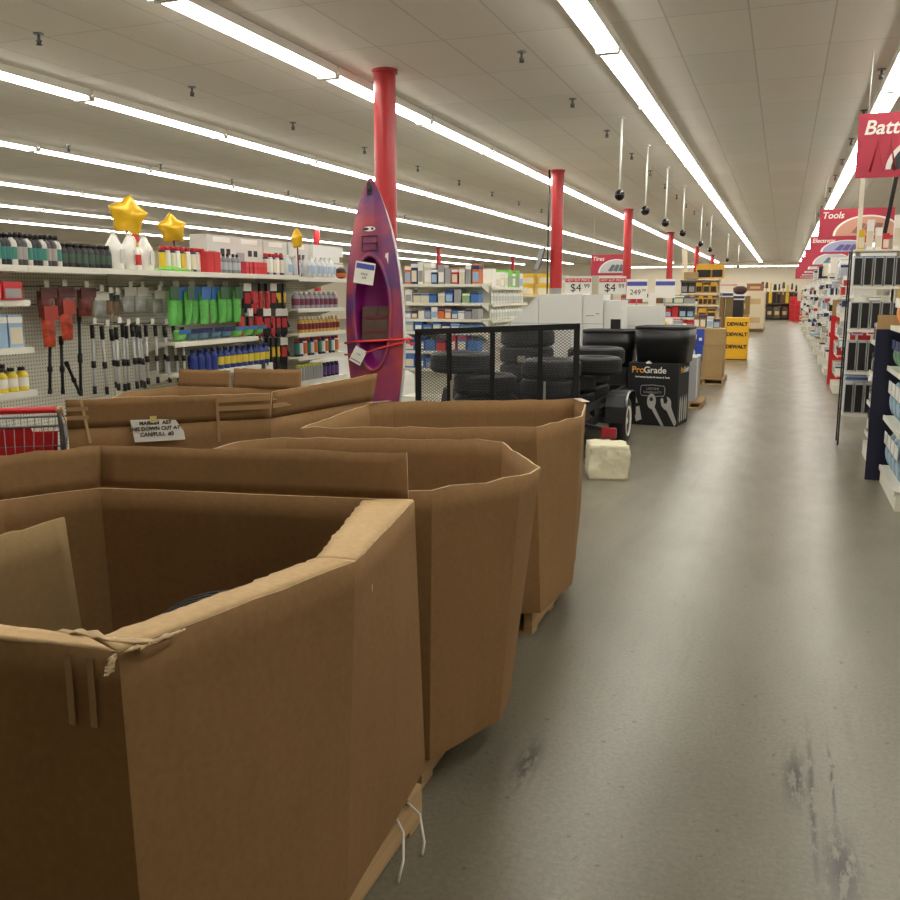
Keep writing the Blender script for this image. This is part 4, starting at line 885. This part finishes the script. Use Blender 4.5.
# goods table between tubs and shelves
m = MB(); m.box(-.45, .45, -.4, .4, 0, 1.10); tag(m.build('white_counter', M_OFF, loc=(-1.98, 15.6, 0)), 'white counter covered with magazines behind the black tubs', 'counter')
goods((-2.4, 15.4, 1.102), (-1.55, 15.4, 1.102), 0, 6, ['red', 'grey', 'white', 'black', 'cream', 'silver'], (.2, .14), 'the white counter', 'small goods on the counter', seed=12)
m = MB(); m.box(-.13, .13, -.1, .1, 0, .05); m.lathe([(.12, .05), (.11, .06)], 12); tag(m.build('yellow_tray', P_['yellow'], loc=(-1.9, 15.28 - .13, 1.102), bevel=.01), 'flat yellow pack lying at the front of the counter', 'tray')
goods((-1.6, 18.0, .96), (-1.1, 18.0, .96), 0, 4, ['silver', 'brown', 'white', 'cream'], (.25, .25), 'the ledge above the blue-ended boxes', 'goods over the boxes', seed=15)
m = MB(); m.box(-.35, .35, -.3, .3, 0, .955); tag(m.build('wood_stand', M_CARD2, loc=(-1.36, 18.1, 0)), 'brown stand just past the blue-ended boxes', 'stand')
# yellow printed bin
yb = empty('yellow_bin', (-1.03, 23.3, 0)); tag(yb, 'tall yellow display box with three black lines of lettering', 'display box'); M_YEL = mat('yellow_print', (232, 176, 26), .5)
m = MB(); m.box(-.29, .27, 0, .45, .02, 1.03); m.build('body', M_YEL, yb, bevel=.01); m = MB(); m.box(-.26, .26, -.004, .0, .0, .02); m.build('base', M_BLACK, yb)
for z in (.87, .62, .32): text('lettering', 'DEWALT', .12, M_INK, yb, (-.0, -.003, z), bold=.006)
# ------------------------------------------------------------------ pale shelving with cleaners behind the trailer
G2 = gondola((-4.53, 12.44, 0), 0, 1.18, 1.75, [(1.735, .44), (1.475, .43), (1.25, .43), (1.07, .43), (.80, .43), (.55, .43)], 'pale shelving end full of cleaners behind the trailer gate', peg=False)
ENDC = 'shelf of the end behind the trailer gate'
SH2 = dict(group='packets on the shelving end')
def endrow(z, n, names, size, wh, seed, kinds=None, y=12.12): goods((-5.09, y, z), (-3.97, y, z), 0, n, names, size, f'the {wh} {ENDC}', 'packets on the shelving end', kinds, seed=seed, name='cleaner_packet')
endrow(1.735, 11, ['white', 'grey', 'orange', 'cream', 'lime', 'red', 'navy', 'navy', 'white'], (.2, .30), 'top', 21)
endrow(1.475, 9, ['blue', 'pale blue', 'white', 'cream', 'lime', 'cream', 'grey', 'white'], (.2, .18), 'second', 22)
endrow(1.25, 11, ['pale blue', 'black', 'lime', 'white', 'grey', 'orange', 'brown', 'blue'], (.2, .16), 'third', 23)
endrow(1.07, 8, ['blue', 'blue', 'blue', 'navy', 'red', 'pale blue'], (.2, .14), 'fourth', 24)
endrow(.80, 7, ['blue', 'blue', 'pale blue', 'blue', 'red'], (.25, .22), 'fifth', 25); endrow(.55, 7, ['blue', 'pale blue', 'blue'], (.25, .2), 'sixth', 26)
G2b = gondola((-4.38, 13.55, 0), G90, 1.9, 1.75, [(1.70, .42), (1.46, .42), (1.22, .42), (.98, .42), (.74, .42)], 'pale shelving side with rows of white bottles', peg=False)
K_wb = bottle('white_bottle', .04, .19, M_WHITE, M_WHITE, color((206, 210, 206)), .4)
for z, wh in ((1.46, 'upper'), (1.22, 'middle'), (.98, 'lower')): row(K_wb, 12, (-4.03, 12.75, z), (-4.03, 14.35, z), G90, '{} white bottle on the ' + wh + ' shelf of the pale shelving side', 'white bottles')
goods((-4.1, 12.7, 1.70), (-4.1, 14.4, 1.70), G90, 8, ['white', 'cream', 'lime', 'white'], (.2, .26), 'the top of the white bottle shelving', 'packets over the white bottles', seed=28)
# shelving further back with yellow packs
gondola((-4.75, 17.5, 0), 0, 1.5, 1.6, [(1.58, .45), (1.3, .45), (1.0, .45)], 'distant shelving topped with yellow packs', peg=False)
K_yp = carton('yellow_pack', .26, .2, .2, mat('yellow_bag', (230, 186, 50), .5, var=.2, scale=10), P_['cream'], P_['yellow'])
for i, (x, z, u) in enumerate(((-5.0, 1.585, 'lower'), (-4.7, 1.585, 'lower'), (-4.35, 1.585, 'lower'), (-4.95, 1.787, 'upper'), (-4.66, 1.787, 'upper'), (-4.33, 1.787, 'upper'))):
    K_yp.put((x, 17.25, z), random.uniform(-.1, .1), f'{u} yellow pack, {nth(i % 3 + 1)} from the cleaner shelves', 'yellow packs')
for i, x in enumerate((-4.08, -3.96)): carton('tall_pack', .1, .15, .36, M_WHITE, P_['cream'], P_['silver']).put((x, 17.3, 1.585), 0, f'{nth(i + 1)} tall pale pack after the yellow packs', 'tall pale packs')
# white laminate display counter with sloping end
wc = empty('display_counter', (-3.4 * .85, 14.6 * .85, .24)); wc.scale = (.85, .85, .85); WB = -.24 / .85; tag(wc, 'long white display counter with a sloping end behind the trailer', 'counter')
def wpanel(x0, x1, y0, y1, z0, z1, nm_='panel', mm=M_OFF): m = MB(); m.box(x0 + 3.4, x1 + 3.4, y0 - 14.6, y1 - 14.6, z0, z1); return m.build(nm_, mm, wc, bevel=.003)
m = MB(); m.prism([(-4.27, WB), (-4.27, 1.12), (-3.79, 1.57), (-3.79, WB)], 0, .5, flip=lambda x, y, z: (x + 3.4, z, y)); m.build('sloping_end', M_OFF, wc, bevel=.003)
wpanel(-3.782, -3.06, 14.6, 15.2, WB, 1.60); wpanel(-3.052, -2.72, 14.62, 15.2, WB, 1.59); wpanel(-2.712, -2.42, 14.66, 15.2, WB, 1.50)
for x0, x1, y in ((-4.27, -3.79, 14.6), (-3.78, -3.06, 14.6), (-3.05, -2.72, 14.62)): wpanel(x0, x1, y - .002, y, 1.12, 1.128, 'seam', P_['grey'])
wpanel(-3.0, -2.86, 14.614, 14.62, 1.25, 1.262, 'slot', P_['grey']); wpanel(-2.84, -2.78, 14.614, 14.62, 1.28, 1.29, 'slot', M_BLACK); wpanel(-2.60, -2.44, 14.654, 14.66, .9, 1.2, 'opening_shade', M_BLACK)  # last plate is flat black, painting the shade inside a gap
def price_sign(loc, rz, w_, h, hdr, body, label, post=0., hsz=.13, small=''):
    o = empty('price_sign', loc, rz); tag(o, label, 'sign'); m = MB(); m.box(-w_ / 2, w_ / 2, -.004, .004, 0, h); m.build('card', M_WHITE, o)
    m = MB(); m.box(-w_ * .48, w_ * .48, -.0055, -.004, h * .66, h * .88); m.build('header_band', hdr, o)
    if body: text('lettering', body, hsz, M_INK, o, (-.03, -.006, h * .33))
    if small: text('lettering', small, hsz * .55, M_INK, o, (w_ * .33, -.006, h * .43))
    if hdr == M_PRICE_RED: text('header_lettering', 'HOT BUY PRICE', .045, M_WHITE, o, (0, -.007, h * .77))
    if post: m = MB(); m.box(-.012, .012, .005, .02, -post, h * .5); m.build('post', P_['grey'], o)
price_sign((-3.15 * .85, 12.47, 1.602), .1, .37, .24, M_PRICE_RED, '$4', 'red-headed $4.99 price sign beside the second red pole', 0, .15, '99')
price_sign((-2.60 * .85, 12.5, 1.60), .25, .37, .24, M_PRICE_RED, '$4', 'red-headed $4.99 price sign in front of the third red pole', .08, .15, '99')
price_sign((-2.85, 19.0, 1.5), .1, .42, .40, M_PRICE_BLUE, '249', 'blue-headed 249 price sign beside the third red pole', 1.5, .15, '99')
price_sign((-2.28, 19.0, 1.52), .1, .40, .38, M_PRICE_BLUE, '', 'blank price sign with blue header band', 1.52)
price_sign((-2.52, 18.9, 1.28), .1, .16, .34, P_['white'], '', 'narrow white card between the blue-headed signs', 1.28)
gondola((-2.5, 19.8, 0), 0, 1.6, 1.45, [(1.40, .45), (1.12, .45), (.85, .45), (.55, .45)], 'low shelving of red goods behind the blue-headed signs', peg=False)
for z, wh, sd in ((1.12, 'upper', 31), (.85, 'lower', 32)): goods((-3.25, 19.5, z), (-1.72, 19.5, z), 0, 10, ['red', 'black', 'grey', 'red', 'brown', 'white'], (.25, .24), f'the {wh} shelf of the low red shelving', 'red goods', seed=sd)
goods((-3.25, 19.5, 1.40), (-1.72, 19.5, 1.40), 0, 7, ['grey', 'red', 'teal', 'brown'], (.2, .2), 'the top of the low red shelving', 'goods on the low shelving', seed=33)
m = MB(); m.cyl((-3.905, 15.64, 0), (-3.905, 15.64, CEIL), .014, n=8); tag(m.build('conduit_pipe', M_BLACK), 'thin black conduit running up beside the second red pole', 'conduit')
# wall-mounted screen on the second pole
o = empty('monitor', (-4.02, 15.6, 2.2)); o.rotation_euler = (0, .28, .5); tag(o, 'dark flat monitor tilted on the side of the second red pole', 'monitor'); m = MB(); m.box(-.03, .0, -.15, .15, -.2, .2); m.build('back_shell', color((70, 72, 74)), o, bevel=.01); m = MB(); m.box(.0, .004, -.14, .14, -.19, .19); m.build('screen', M_BLACK, o)
m = MB(); m.bar((0, 0, .0), (.11, .04, .03), .03, .03); m.build('bracket', M_STEEL, o)
# ------------------------------------------------------------------ shelving of yellow tool boxes
gondola((-2.06, 24.7, 0), 0, 1.0, 2.0, [(1.98, .62), (1.62, .55), (1.32, .58), (.94, .6), (.5, .6)], 'shelving end stocked with yellow tool boxes past the third pole', peg=False)
M_TBX = mat('tool_box_print', (204, 152, 34), .5)
for z, n, wh, h in ((1.62, 5, 'upper', .27), (1.32, 8, 'middle', .24), (.94, 4, 'lower', .3), (.5, 4, 'lowest', .3)):
    for i in range(n):
        x = -2.5 + .9 * (i + .5) / n; dark = (wh == 'upper' and i < 2)
        carton('tool_box', round(.80 / n, 2), .35, h, M_BLACK if dark else M_TBX, P_['grey'] if dark else M_BLACK, M_BLACK if i % 2 else None).put((x, 24.3, z + .006), 0, f'{nth(i + 1)} {"dark" if dark else "yellow"} tool box of the {wh} tool shelf', 'boxed tools')
for i, (x, k) in enumerate(((-1.95, .4), (-1.62, .3))): carton('tool_box', k, .4, .36, M_TBX, M_BLACK).put((x, 24.4, 1.985), 0, f'{nth(i + 1)} big yellow box on top of the tool shelving', 'yellow boxes on top')
m = MB(); m.box(-.06, .06, -.05, .05, 0, .78); tag(m.build('white_tube', color((226, 216, 190)), loc=(-2.42, 24.4, 1.985), rot=(0, -.08, 0)), 'tall cream carton upright on the tool shelving', 'carton')
m = MB(); m.box(-.17, .17, -.15, .15, 0, .16); tag(m.build('low_carton', M_CARD2, loc=(-2.25, 24.1, 1.985)), 'low brown carton on top of the tool shelving', 'carton')
# ------------------------------------------------------------------ hanging banners
def banner(x0, y, z0, z1, w_, title, label, pic=0, sz=.13, clr=M_SIGN, rz=0.):
    o = empty('hanging_banner', (x0, y, z0), rz); tag(o, label, 'banner'); h = z1 - z0
    m = MB(); m.box(0, w_, -.006, .006, 0, h); m.build('panel', clr, o)
    cx, cz, rx, rz = w_ * .66, h * .12, w_ * .44, h * .62
    def arc(k, n=30): return [(cx + rx * k * math.cos(a), cz + rz * k * math.sin(a)) for a in [PI * i / n for i in range(n + 1)]]
    clip = lambda P: [(min(w_, max(0, x)), max(0, z)) for x, z in P]
    fl = lambda x, y_, zz: (x, zz, y_)
    m = MB(); m.prism(clip(arc(1.06)), -.008, -.006, flip=fl); pr = m.build('picture_border', M_WHITE, o)
    m = MB(); m.prism(clip(arc(.98)), -.010, -.008, flip=fl); m.build('picture_field', [color((204, 150, 128)), color((44, 44, 50)), color((160, 160, 200)), color((190, 196, 196))][pic], pr)
    m = MB()
    for q in range(3): m.prism([(cx - rx * .5 + q * rx * .3, cz + rz * .15), (cx - rx * .25 + q * rx * .3, cz + rz * .1), (cx - rx * .05 + q * rx * .25, cz + rz * .6), (cx - rx * .25 + q * rx * .25, cz + rz * .66)], -.012, -.010, flip=fl)
    m.build('picture_shape', [color((150, 100, 90)), color((170, 170, 176)), color((96, 90, 140)), color((96, 104, 116))][pic], pr)
    if pic == 1:
        m = MB(); m.tube([(.12 + .05 * i, -.008, h * (.1 + .5 * ((i % 2)))) for i in range(5)], .012, 5); m.build('dark_motif', M_SIGN2, o)
    text('lettering', title, sz, M_WHITE, o, (w_ * .035, -.009, h - sz * .75), align='LEFT', shear=.2, bold=.003)
    for x in (.06 * w_, .94 * w_): m = MB(); m.cyl((x, 0, h), (x, 0, CEIL - z0), .004, n=6); m.build('hanging_wire', M_WHITE, o)
banner(.535, 9.1, 2.62, 3.17, 1.25, 'Batteries', 'large red hanging banner reading Batteries, closest of the red banners', 1, .17)
banner(.53, 18.3, 2.58, 3.13, 1.25, 'Tools', 'red hanging banner reading Tools', 0, .16)
banner(.53, 24.2, 2.56, 2.98, 1.25, 'Electrical', 'red hanging banner reading Electrical', 2, .14)
for i, y in enumerate((31, 37, 43, 49, 55)): banner(.54, y, 2.45, 2.98, 1.25, ['Lighting', 'Paint', 'Plumbing', 'Hardware', 'Garden'][i] if False else '', f'{nth(i + 1)} distant red banner beyond the Electrical banner', 3, .13)
banner(-5.22, 26.0, 2.12, 2.70, 1.1, 'Tires', 'red hanging banner with grey picture beside the third red pole', 3, .16)
# ------------------------------------------------------------------ shelf ends along the other side of the aisle
RN = -G90
def rend(y, w_, h, zs, label, x=1.27, d=.46): return gondola((x, y, 0), RN, w_, h, [(z, d) for z in zs], label, peg=False)
# closest: bags in a shelf end by the frame edge
zs = []
for px, py in ((889, 364), (888, 414), (885, 463)): q = ox(px, py, .93); zs.append((q.y, q.z))
rend(7.86, 1.15, 1.75, [.15, .58, 1.0, 1.34], 'shelf end with bagged goods beside the navy display panel', 1.33, .46)
K_bagb = hangpack('bagged_good', .2, .30, mat('bag_blue_white', (150, 176, 196), .35, var=.55, scale=10), P_['white'], 'bag', .14, .96); K_bago = hangpack('bagged_good', .2, .22, mat('bag_orange', (226, 150, 84), .4, var=.25, scale=10), P_['white'], 'bag', .14, .96); K_bagg = hangpack('bagged_good', .2, .22, mat('bag_green', (110, 150, 120), .4, var=.5, scale=10), P_['navy'], 'bag', .14, .96)
for j, (z, k, wh, hh) in enumerate(((1.0, K_bagg, 'upper', .22), (.58, K_bagb, 'middle', .30), (.15, K_bagb, 'lowest', .30))):
    for i in range(4): k.put((.95, 8.30 - i * .25, z + hh + .004), RN, f'{nth(i + 1)} bag from the navy panel on the {wh} bag shelf', 'bagged goods')
for i in range(4): K_bago.put((.95, 8.30 - i * .25, 1.34 + .225), RN, f'{nth(i + 1)} orange bag from the navy panel, over the blue bags', 'orange bags')
# navy display panel
def display_panel(x0, x1, y, z1, z2, c, label, d=.38):
    o = empty('corrugated_display', (x0, y, 0)); tag(o, label, 'display panel'); m = MB(); m.box(0, x1 - x0, 0, .02, 0, z1); m.box(x1 - x0 - .02, x1 - x0, .02, d, 0, z1); m.build('board', c, o)
    m = MB(); m.box(.004, x1 - x0, .002, .018, z1, z2); m.box(x1 - x0 - .018, x1 - x0, .018, d, z1, z2); m.build('plain_top', M_CARD2, o); return o
display_panel(.757, 1.0, 8.5, 1.305, 1.425, M_NAVY, 'navy blue display panel with bare brown cardboard top')
display_panel(.815, 1.06, 17.5, 1.22, 1.50, color((206, 36, 40)), 'red display panel with bare brown cardboard top')
# battery rack
rk = empty('battery_rack', (.90, 10.3, 0)); tag(rk, 'wire rack of framed black packs under the Batteries banner', 'rack'); rws = [(1.68, 2.02), (1.24, 1.565), (.80, 1.16), (.36, .72)]
m = MB()
for x in (-.27, .255): m.box(x, x + .015, .1, .12, 0, 2.05); m.box(x, x + .015, .42, .44, 0, 2.05)
m.build('post', M_BLACK, rk)
for z0, z1 in rws: m = MB(); m.box(-.25, .26, -.02, .44, z0 - .03, z0 - .004); m.build('shelf', M_SHELF, rk)
m = MB(); m.box(-.042, .042, 0, .3, 0, .33); m.box(-.034, .034, -.003, .0, .015, .315, 1); KBT = Kind(m.build('framed_pack', [color((186, 188, 188)), M_BLACK]), 'pack')
for r_, (z0, z1) in enumerate(rws):
    for i in range(5): KBT.put((.70 + .098 * i, 10.3, z0), 0, f'{nth(i + 1)} framed black pack on the {["top", "second", "third", "bottom"][r_]} rack shelf', 'framed black packs', (1, 1, (z1 - z0 - .04) / .335))
for i, (x, c, h) in enumerate(((.72, 'yellow', .2), (.80, 'white', .3), (.88, 'white', .22), (.95, 'red', .16), (1.05, 'white', .34))):
    carton('rack_pack', .06, .1, h, P_[c], P_['cream']).put((x, 10.45, 2.052), 0, f'{c} pack standing {nth(i + 1)} along the top of the battery rack', 'packs on the rack')
m = MB(); m.box(-.25, .26, .0, .44, 2.03, 2.05); m.build('top_shelf', M_SHELF, rk)
for x0, z0, x1, z1, wd, c, lb in ((.71, 1.98, .70, 2.85, .045, color((214, 208, 190)), 'cream post rising from the rack to the Batteries banner'), (.93, 2.06, 1.03, 2.9, .04, M_BLACK, 'black pole leaning on the battery rack'), (1.16, 2.06, 1.12, 2.9, .06, M_WHITE, 'white bar leaning beside the black pole')):
    m = MB(); m.bar((x0, 10.62, z0), (x1, 10.62, z1), wd, .03); tag(m.build('upright_bar', c), lb, 'bar')
m = MB(); m.box(-.05, .05, -.004, .004, 0, .24); m.box(-.035, .035, -.006, -.004, .13, .2, 1); tag(m.build('shelf_talker', [P_['yellow'], M_INK], loc=(1.03, 9.2, 1.44)), 'yellow printed card beside the framed packs', 'card')
# goods behind the navy panel
rend(9.48, .9, 1.42, [.25, .55, .85, 1.15], 'low shelf end with silver packs behind the navy panel', 1.3, .44)
for z, wh in ((.25, 'lowest'), (.55, 'second'), (.85, 'third'), (1.15, 'highest')): goods((.93, 9.06, z), (.93, 9.9, z), RN, 5, ['silver', 'red', 'silver', 'grey', 'black'], (.14, .2), f'the {wh} shelf behind the navy panel', 'packs behind the navy panel', seed=int(z * 100))
RP = ['white', 'white', 'white', 'silver', 'pale blue', 'grey', 'white', 'cream', 'navy', 'black']
ends = [(13.6, 'past the battery rack', ['silver', 'white', 'red', 'silver', 'blue']), (16.4, 'before the red panel', ['silver', 'red', 'silver', 'white']), (20.0, 'past the red panel', RP), (23.0, 'under the Electrical banner', RP), (26.5, 'second past the red panel', RP), (30.5, 'third past the red panel', RP), (35, 'fourth past the red panel', RP),
        (40, 'fifth past the red panel', RP), (45.5, 'sixth past the red panel', RP + ['yellow', 'cream']), (51.5, 'last before the red boxes', ['yellow', 'cream', 'white', 'orange'])]
for e_, (y, wh, pl_) in enumerate(ends):
    hh = 2.0 if y > 18 else 1.85; zs_ = [.3, .62, .94, 1.26, 1.58]
    rend(y, 1.1, hh, zs_, f'white shelf end {wh}', 1.3, .42)
    n = 6 if y < 25 else 4
    for q, z in enumerate(zs_): goods((.99, y + .52, z), (.99, y - .52, z), RN, n, pl_, (.27, .2), f'the {["lowest", "second", "third", "fourth", "fifth"][q]} shelf {wh}', 'packs ' + wh, seed=int(y * 10) + q, name='retail_package')
    goods((1.08, y + .5, hh + .003), (1.08, y - .5, hh + .003), RN, n, pl_, (.5, .3), f'the top of the shelf end {wh}', 'packs on top ' + wh, seed=int(y * 7), name='shelf_top_package') if 12 < y < 32 else None
    # clip strips of white hanging packs at the corner facing the camera
    for c_ in range(2):
        for q in range(4):
            kx = carton('hung_pack', .13, .06, .17, P_[['white', 'pale blue', 'white', 'grey'][(q + c_ + e_) % 4]], P_[['navy', 'white', 'red', 'silver', 'black'][(q * 2 + e_) % 5]], P_['white'])
            kx.put((.93 + c_ * .18, y - .62, .75 + q * .32), 0, f'{nth(q + 1)} pack up the {["aisle", "inner"][c_]} hanging strip of the shelf end {wh}'.replace('shelf end ', ''), 'hung packs ' + wh)
    st = MB()
    for c_ in range(2): st.box(.915 + c_ * .18, .945 + c_ * .18, y - .585, y - .58, .7, hh)
    st.box(.9, 1.28, y - .585, y - .56, hh - .02, hh); o = st.build('clip_strip', M_WHITE); tag(o, f'white hanging strips on the side of the shelf end {wh}', 'strip')
# ------------------------------------------------------------------ far end of the store
def far(name, x, y, sx, sy, sz, mm, label, cat, z=0., grp=None, detail=True):
    m = MB(); m.box(-sx / 2, sx / 2, -sy / 2, sy / 2, 0, sz)
    if detail: m.box(-sx * .3, sx * .3, -sy / 2 - .004, -sy / 2, sz * .3, sz * .6, 1); m.box(-sx / 2 - .003, sx / 2 + .003, -sy * .03, sy * .03, sz * .02, sz + .003, 2)
    return tag(m.build(name, [mm, M_CARDL, M_TAPE], loc=(x, y, z)), label, cat, grp)
far('tall_carton', -1.95, 30, .42, .5, 1.5, M_CARD, 'tall brown carton under the blue-topped goods', 'carton'); far('tall_carton', -1.58, 30.1, .25, .5, 1.5, M_CARD2, 'narrow tall carton beside the black column of goods', 'carton')
far('black_box', -1.30, 29.55, .30, .5, 1.42, M_BLACK, 'black upright box under the blue-topped goods', 'box', detail=False)
far('stacked_carton', -1.62, 38, .7, .8, .8, M_CARD2, 'lower plain carton beside the yellow display box', 'carton', grp=None); far('stacked_carton', -1.60, 38, .7, .8, .72, M_CARD, 'upper carton stacked beside the yellow display box', 'carton', z=.802)
for i in range(3):
    far('pale_carton', -1.12, 41.2 + i * 1.3, .75, .9, .78, color((214, 200, 170)), f'{nth(i + 1)} lower pale carton along the far aisle edge'.replace('far ', 'distant '), 'carton', z=.15); far('pale_carton', -1.12, 41.2 + i * 1.3, .7, .85, .8, color((214, 200, 170)), f'{nth(i + 1)} upper pale carton along the distant aisle edge', 'carton', z=.932)
    pallet(-1.5, -.74, 40.75 + i * 1.3, 41.65 + i * 1.3, f'{nth(i + 1)} pallet under the distant pale cartons', .148)
far('brown_case', -1.2, 42.4, .7, .5, .32, color((140, 92, 60)), 'brown case on top of the pale cartons', 'case', z=1.734)
for i, x in enumerate((-2.0, -1.65, -1.3)):
    m = MB(); m.box(-.16, .16, -.2, .2, 0, .16); m.box(-.161, .161, -.203, -.2, .04, .12, 1); tag(m.build('wrapped_pack', [M_WHITE, P_['navy']], loc=(x, 29.9, 1.505 if i < 2 else 1.422)), f'{nth(i + 1)} white and blue pack lying on the tall cartons', 'pack', 'white and blue packs')
m = MB(); m.lathe([(.1, 0), (.2, .08), (.22, .2), (.1, .26)], 12); tag(m.build('dark_bundle', color((60, 30, 28)), loc=(-1.3, 30.1, 1.585)), 'dark brown bundle on the blue-topped goods', 'bundle')
# red strips on the far wall
for x0, x1, z, h, lb in ((-5.6, -4.1, 3.05, .28, 'faded red lettering board high on the end wall'), (-5.9, -3.0, 2.15, .1, 'long thin red strip on the end wall')):
    m = MB(); m.box(x0, x1, YF - .04, YF - .002, z, z + h); m.box(x0 + .2, x1 - .2, YF - .045, YF - .04, z + h * .35, z + h * .65, 1); tag(m.build('wall_sign', [color((206, 116, 116)), color((224, 190, 180))]), lb, 'sign')
# rack of garden tools at the end of the aisle
rkk = empty('tool_rack', (-.2, 61.4, 0)); tag(rkk, 'brown tool rack at the very end of the aisle', 'rack')
m = MB(); m.box(-1.3, 1.0, .3, .4, 0, 1.75); m.build('back_panel', color((104, 76, 50)), rkk)
for z in (.05, .95): m = MB(); m.box(-1.3, 1.0, -.35, .3, z, z + .06); m.build('shelf', color((84, 70, 52)), rkk)
for i in range(9):
    m = MB(); q = random.uniform(.75, 1.05); wq = random.uniform(.05, .12); m.cyl((0, 0, 0), (0, 0, q), .03, n=6); m.hexa([(-wq, -.03, q), (wq, -.03, q), (wq, .03, q), (-wq, .03, q), (-wq * .6, -.02, q + .38), (wq * .6, -.02, q + .38), (wq * .6, .02, q + .38), (-wq * .6, .02, q + .38)], 1); m.box(-.09, .09, -.06, .06, .02, random.uniform(.5, .8), 1)
    tag(m.build('garden_tool', [M_WOOD, [M_BLACK, color((90, 64, 40)), P_['yellow'], M_BLACK][i % 4]], loc=(-1.3 + i * .25, 61.2, 1.012 - .0)), f'{nth(i + 1)} long-handled tool standing on the tool rack', 'tool', 'long-handled tools')
for i in range(5): far('dark_crate', -1.25 + i * .45, 61.2, .38, .5, .7, [color((70, 56, 44)), color((50, 48, 44)), color((96, 84, 64))][i % 3], f'{nth(i + 1)} dark crate on the tool rack foot shelf', 'crate', z=.112, grp='dark crates')
for i, (x, y) in enumerate(((.56, 59), (.86, 57.5))):
    o = far('red_cabinet', x, y, .42, .5, 1.45 - .25 * i, color((206, 40, 44)), ['red drawer cabinet at the end of the aisle', 'shorter red drawer cabinet beside the other shelf ends'][i], 'cabinet', detail=False)
    for q in range(4): m = MB(); m.box(-.18, .18, -.262, -.25, .1 + q * .3, .34 + q * .3); m.build('drawer', color((186, 34, 40)), o) if .34 + q * .3 < 1.3 - .25 * i else m.b.free()
#@@END
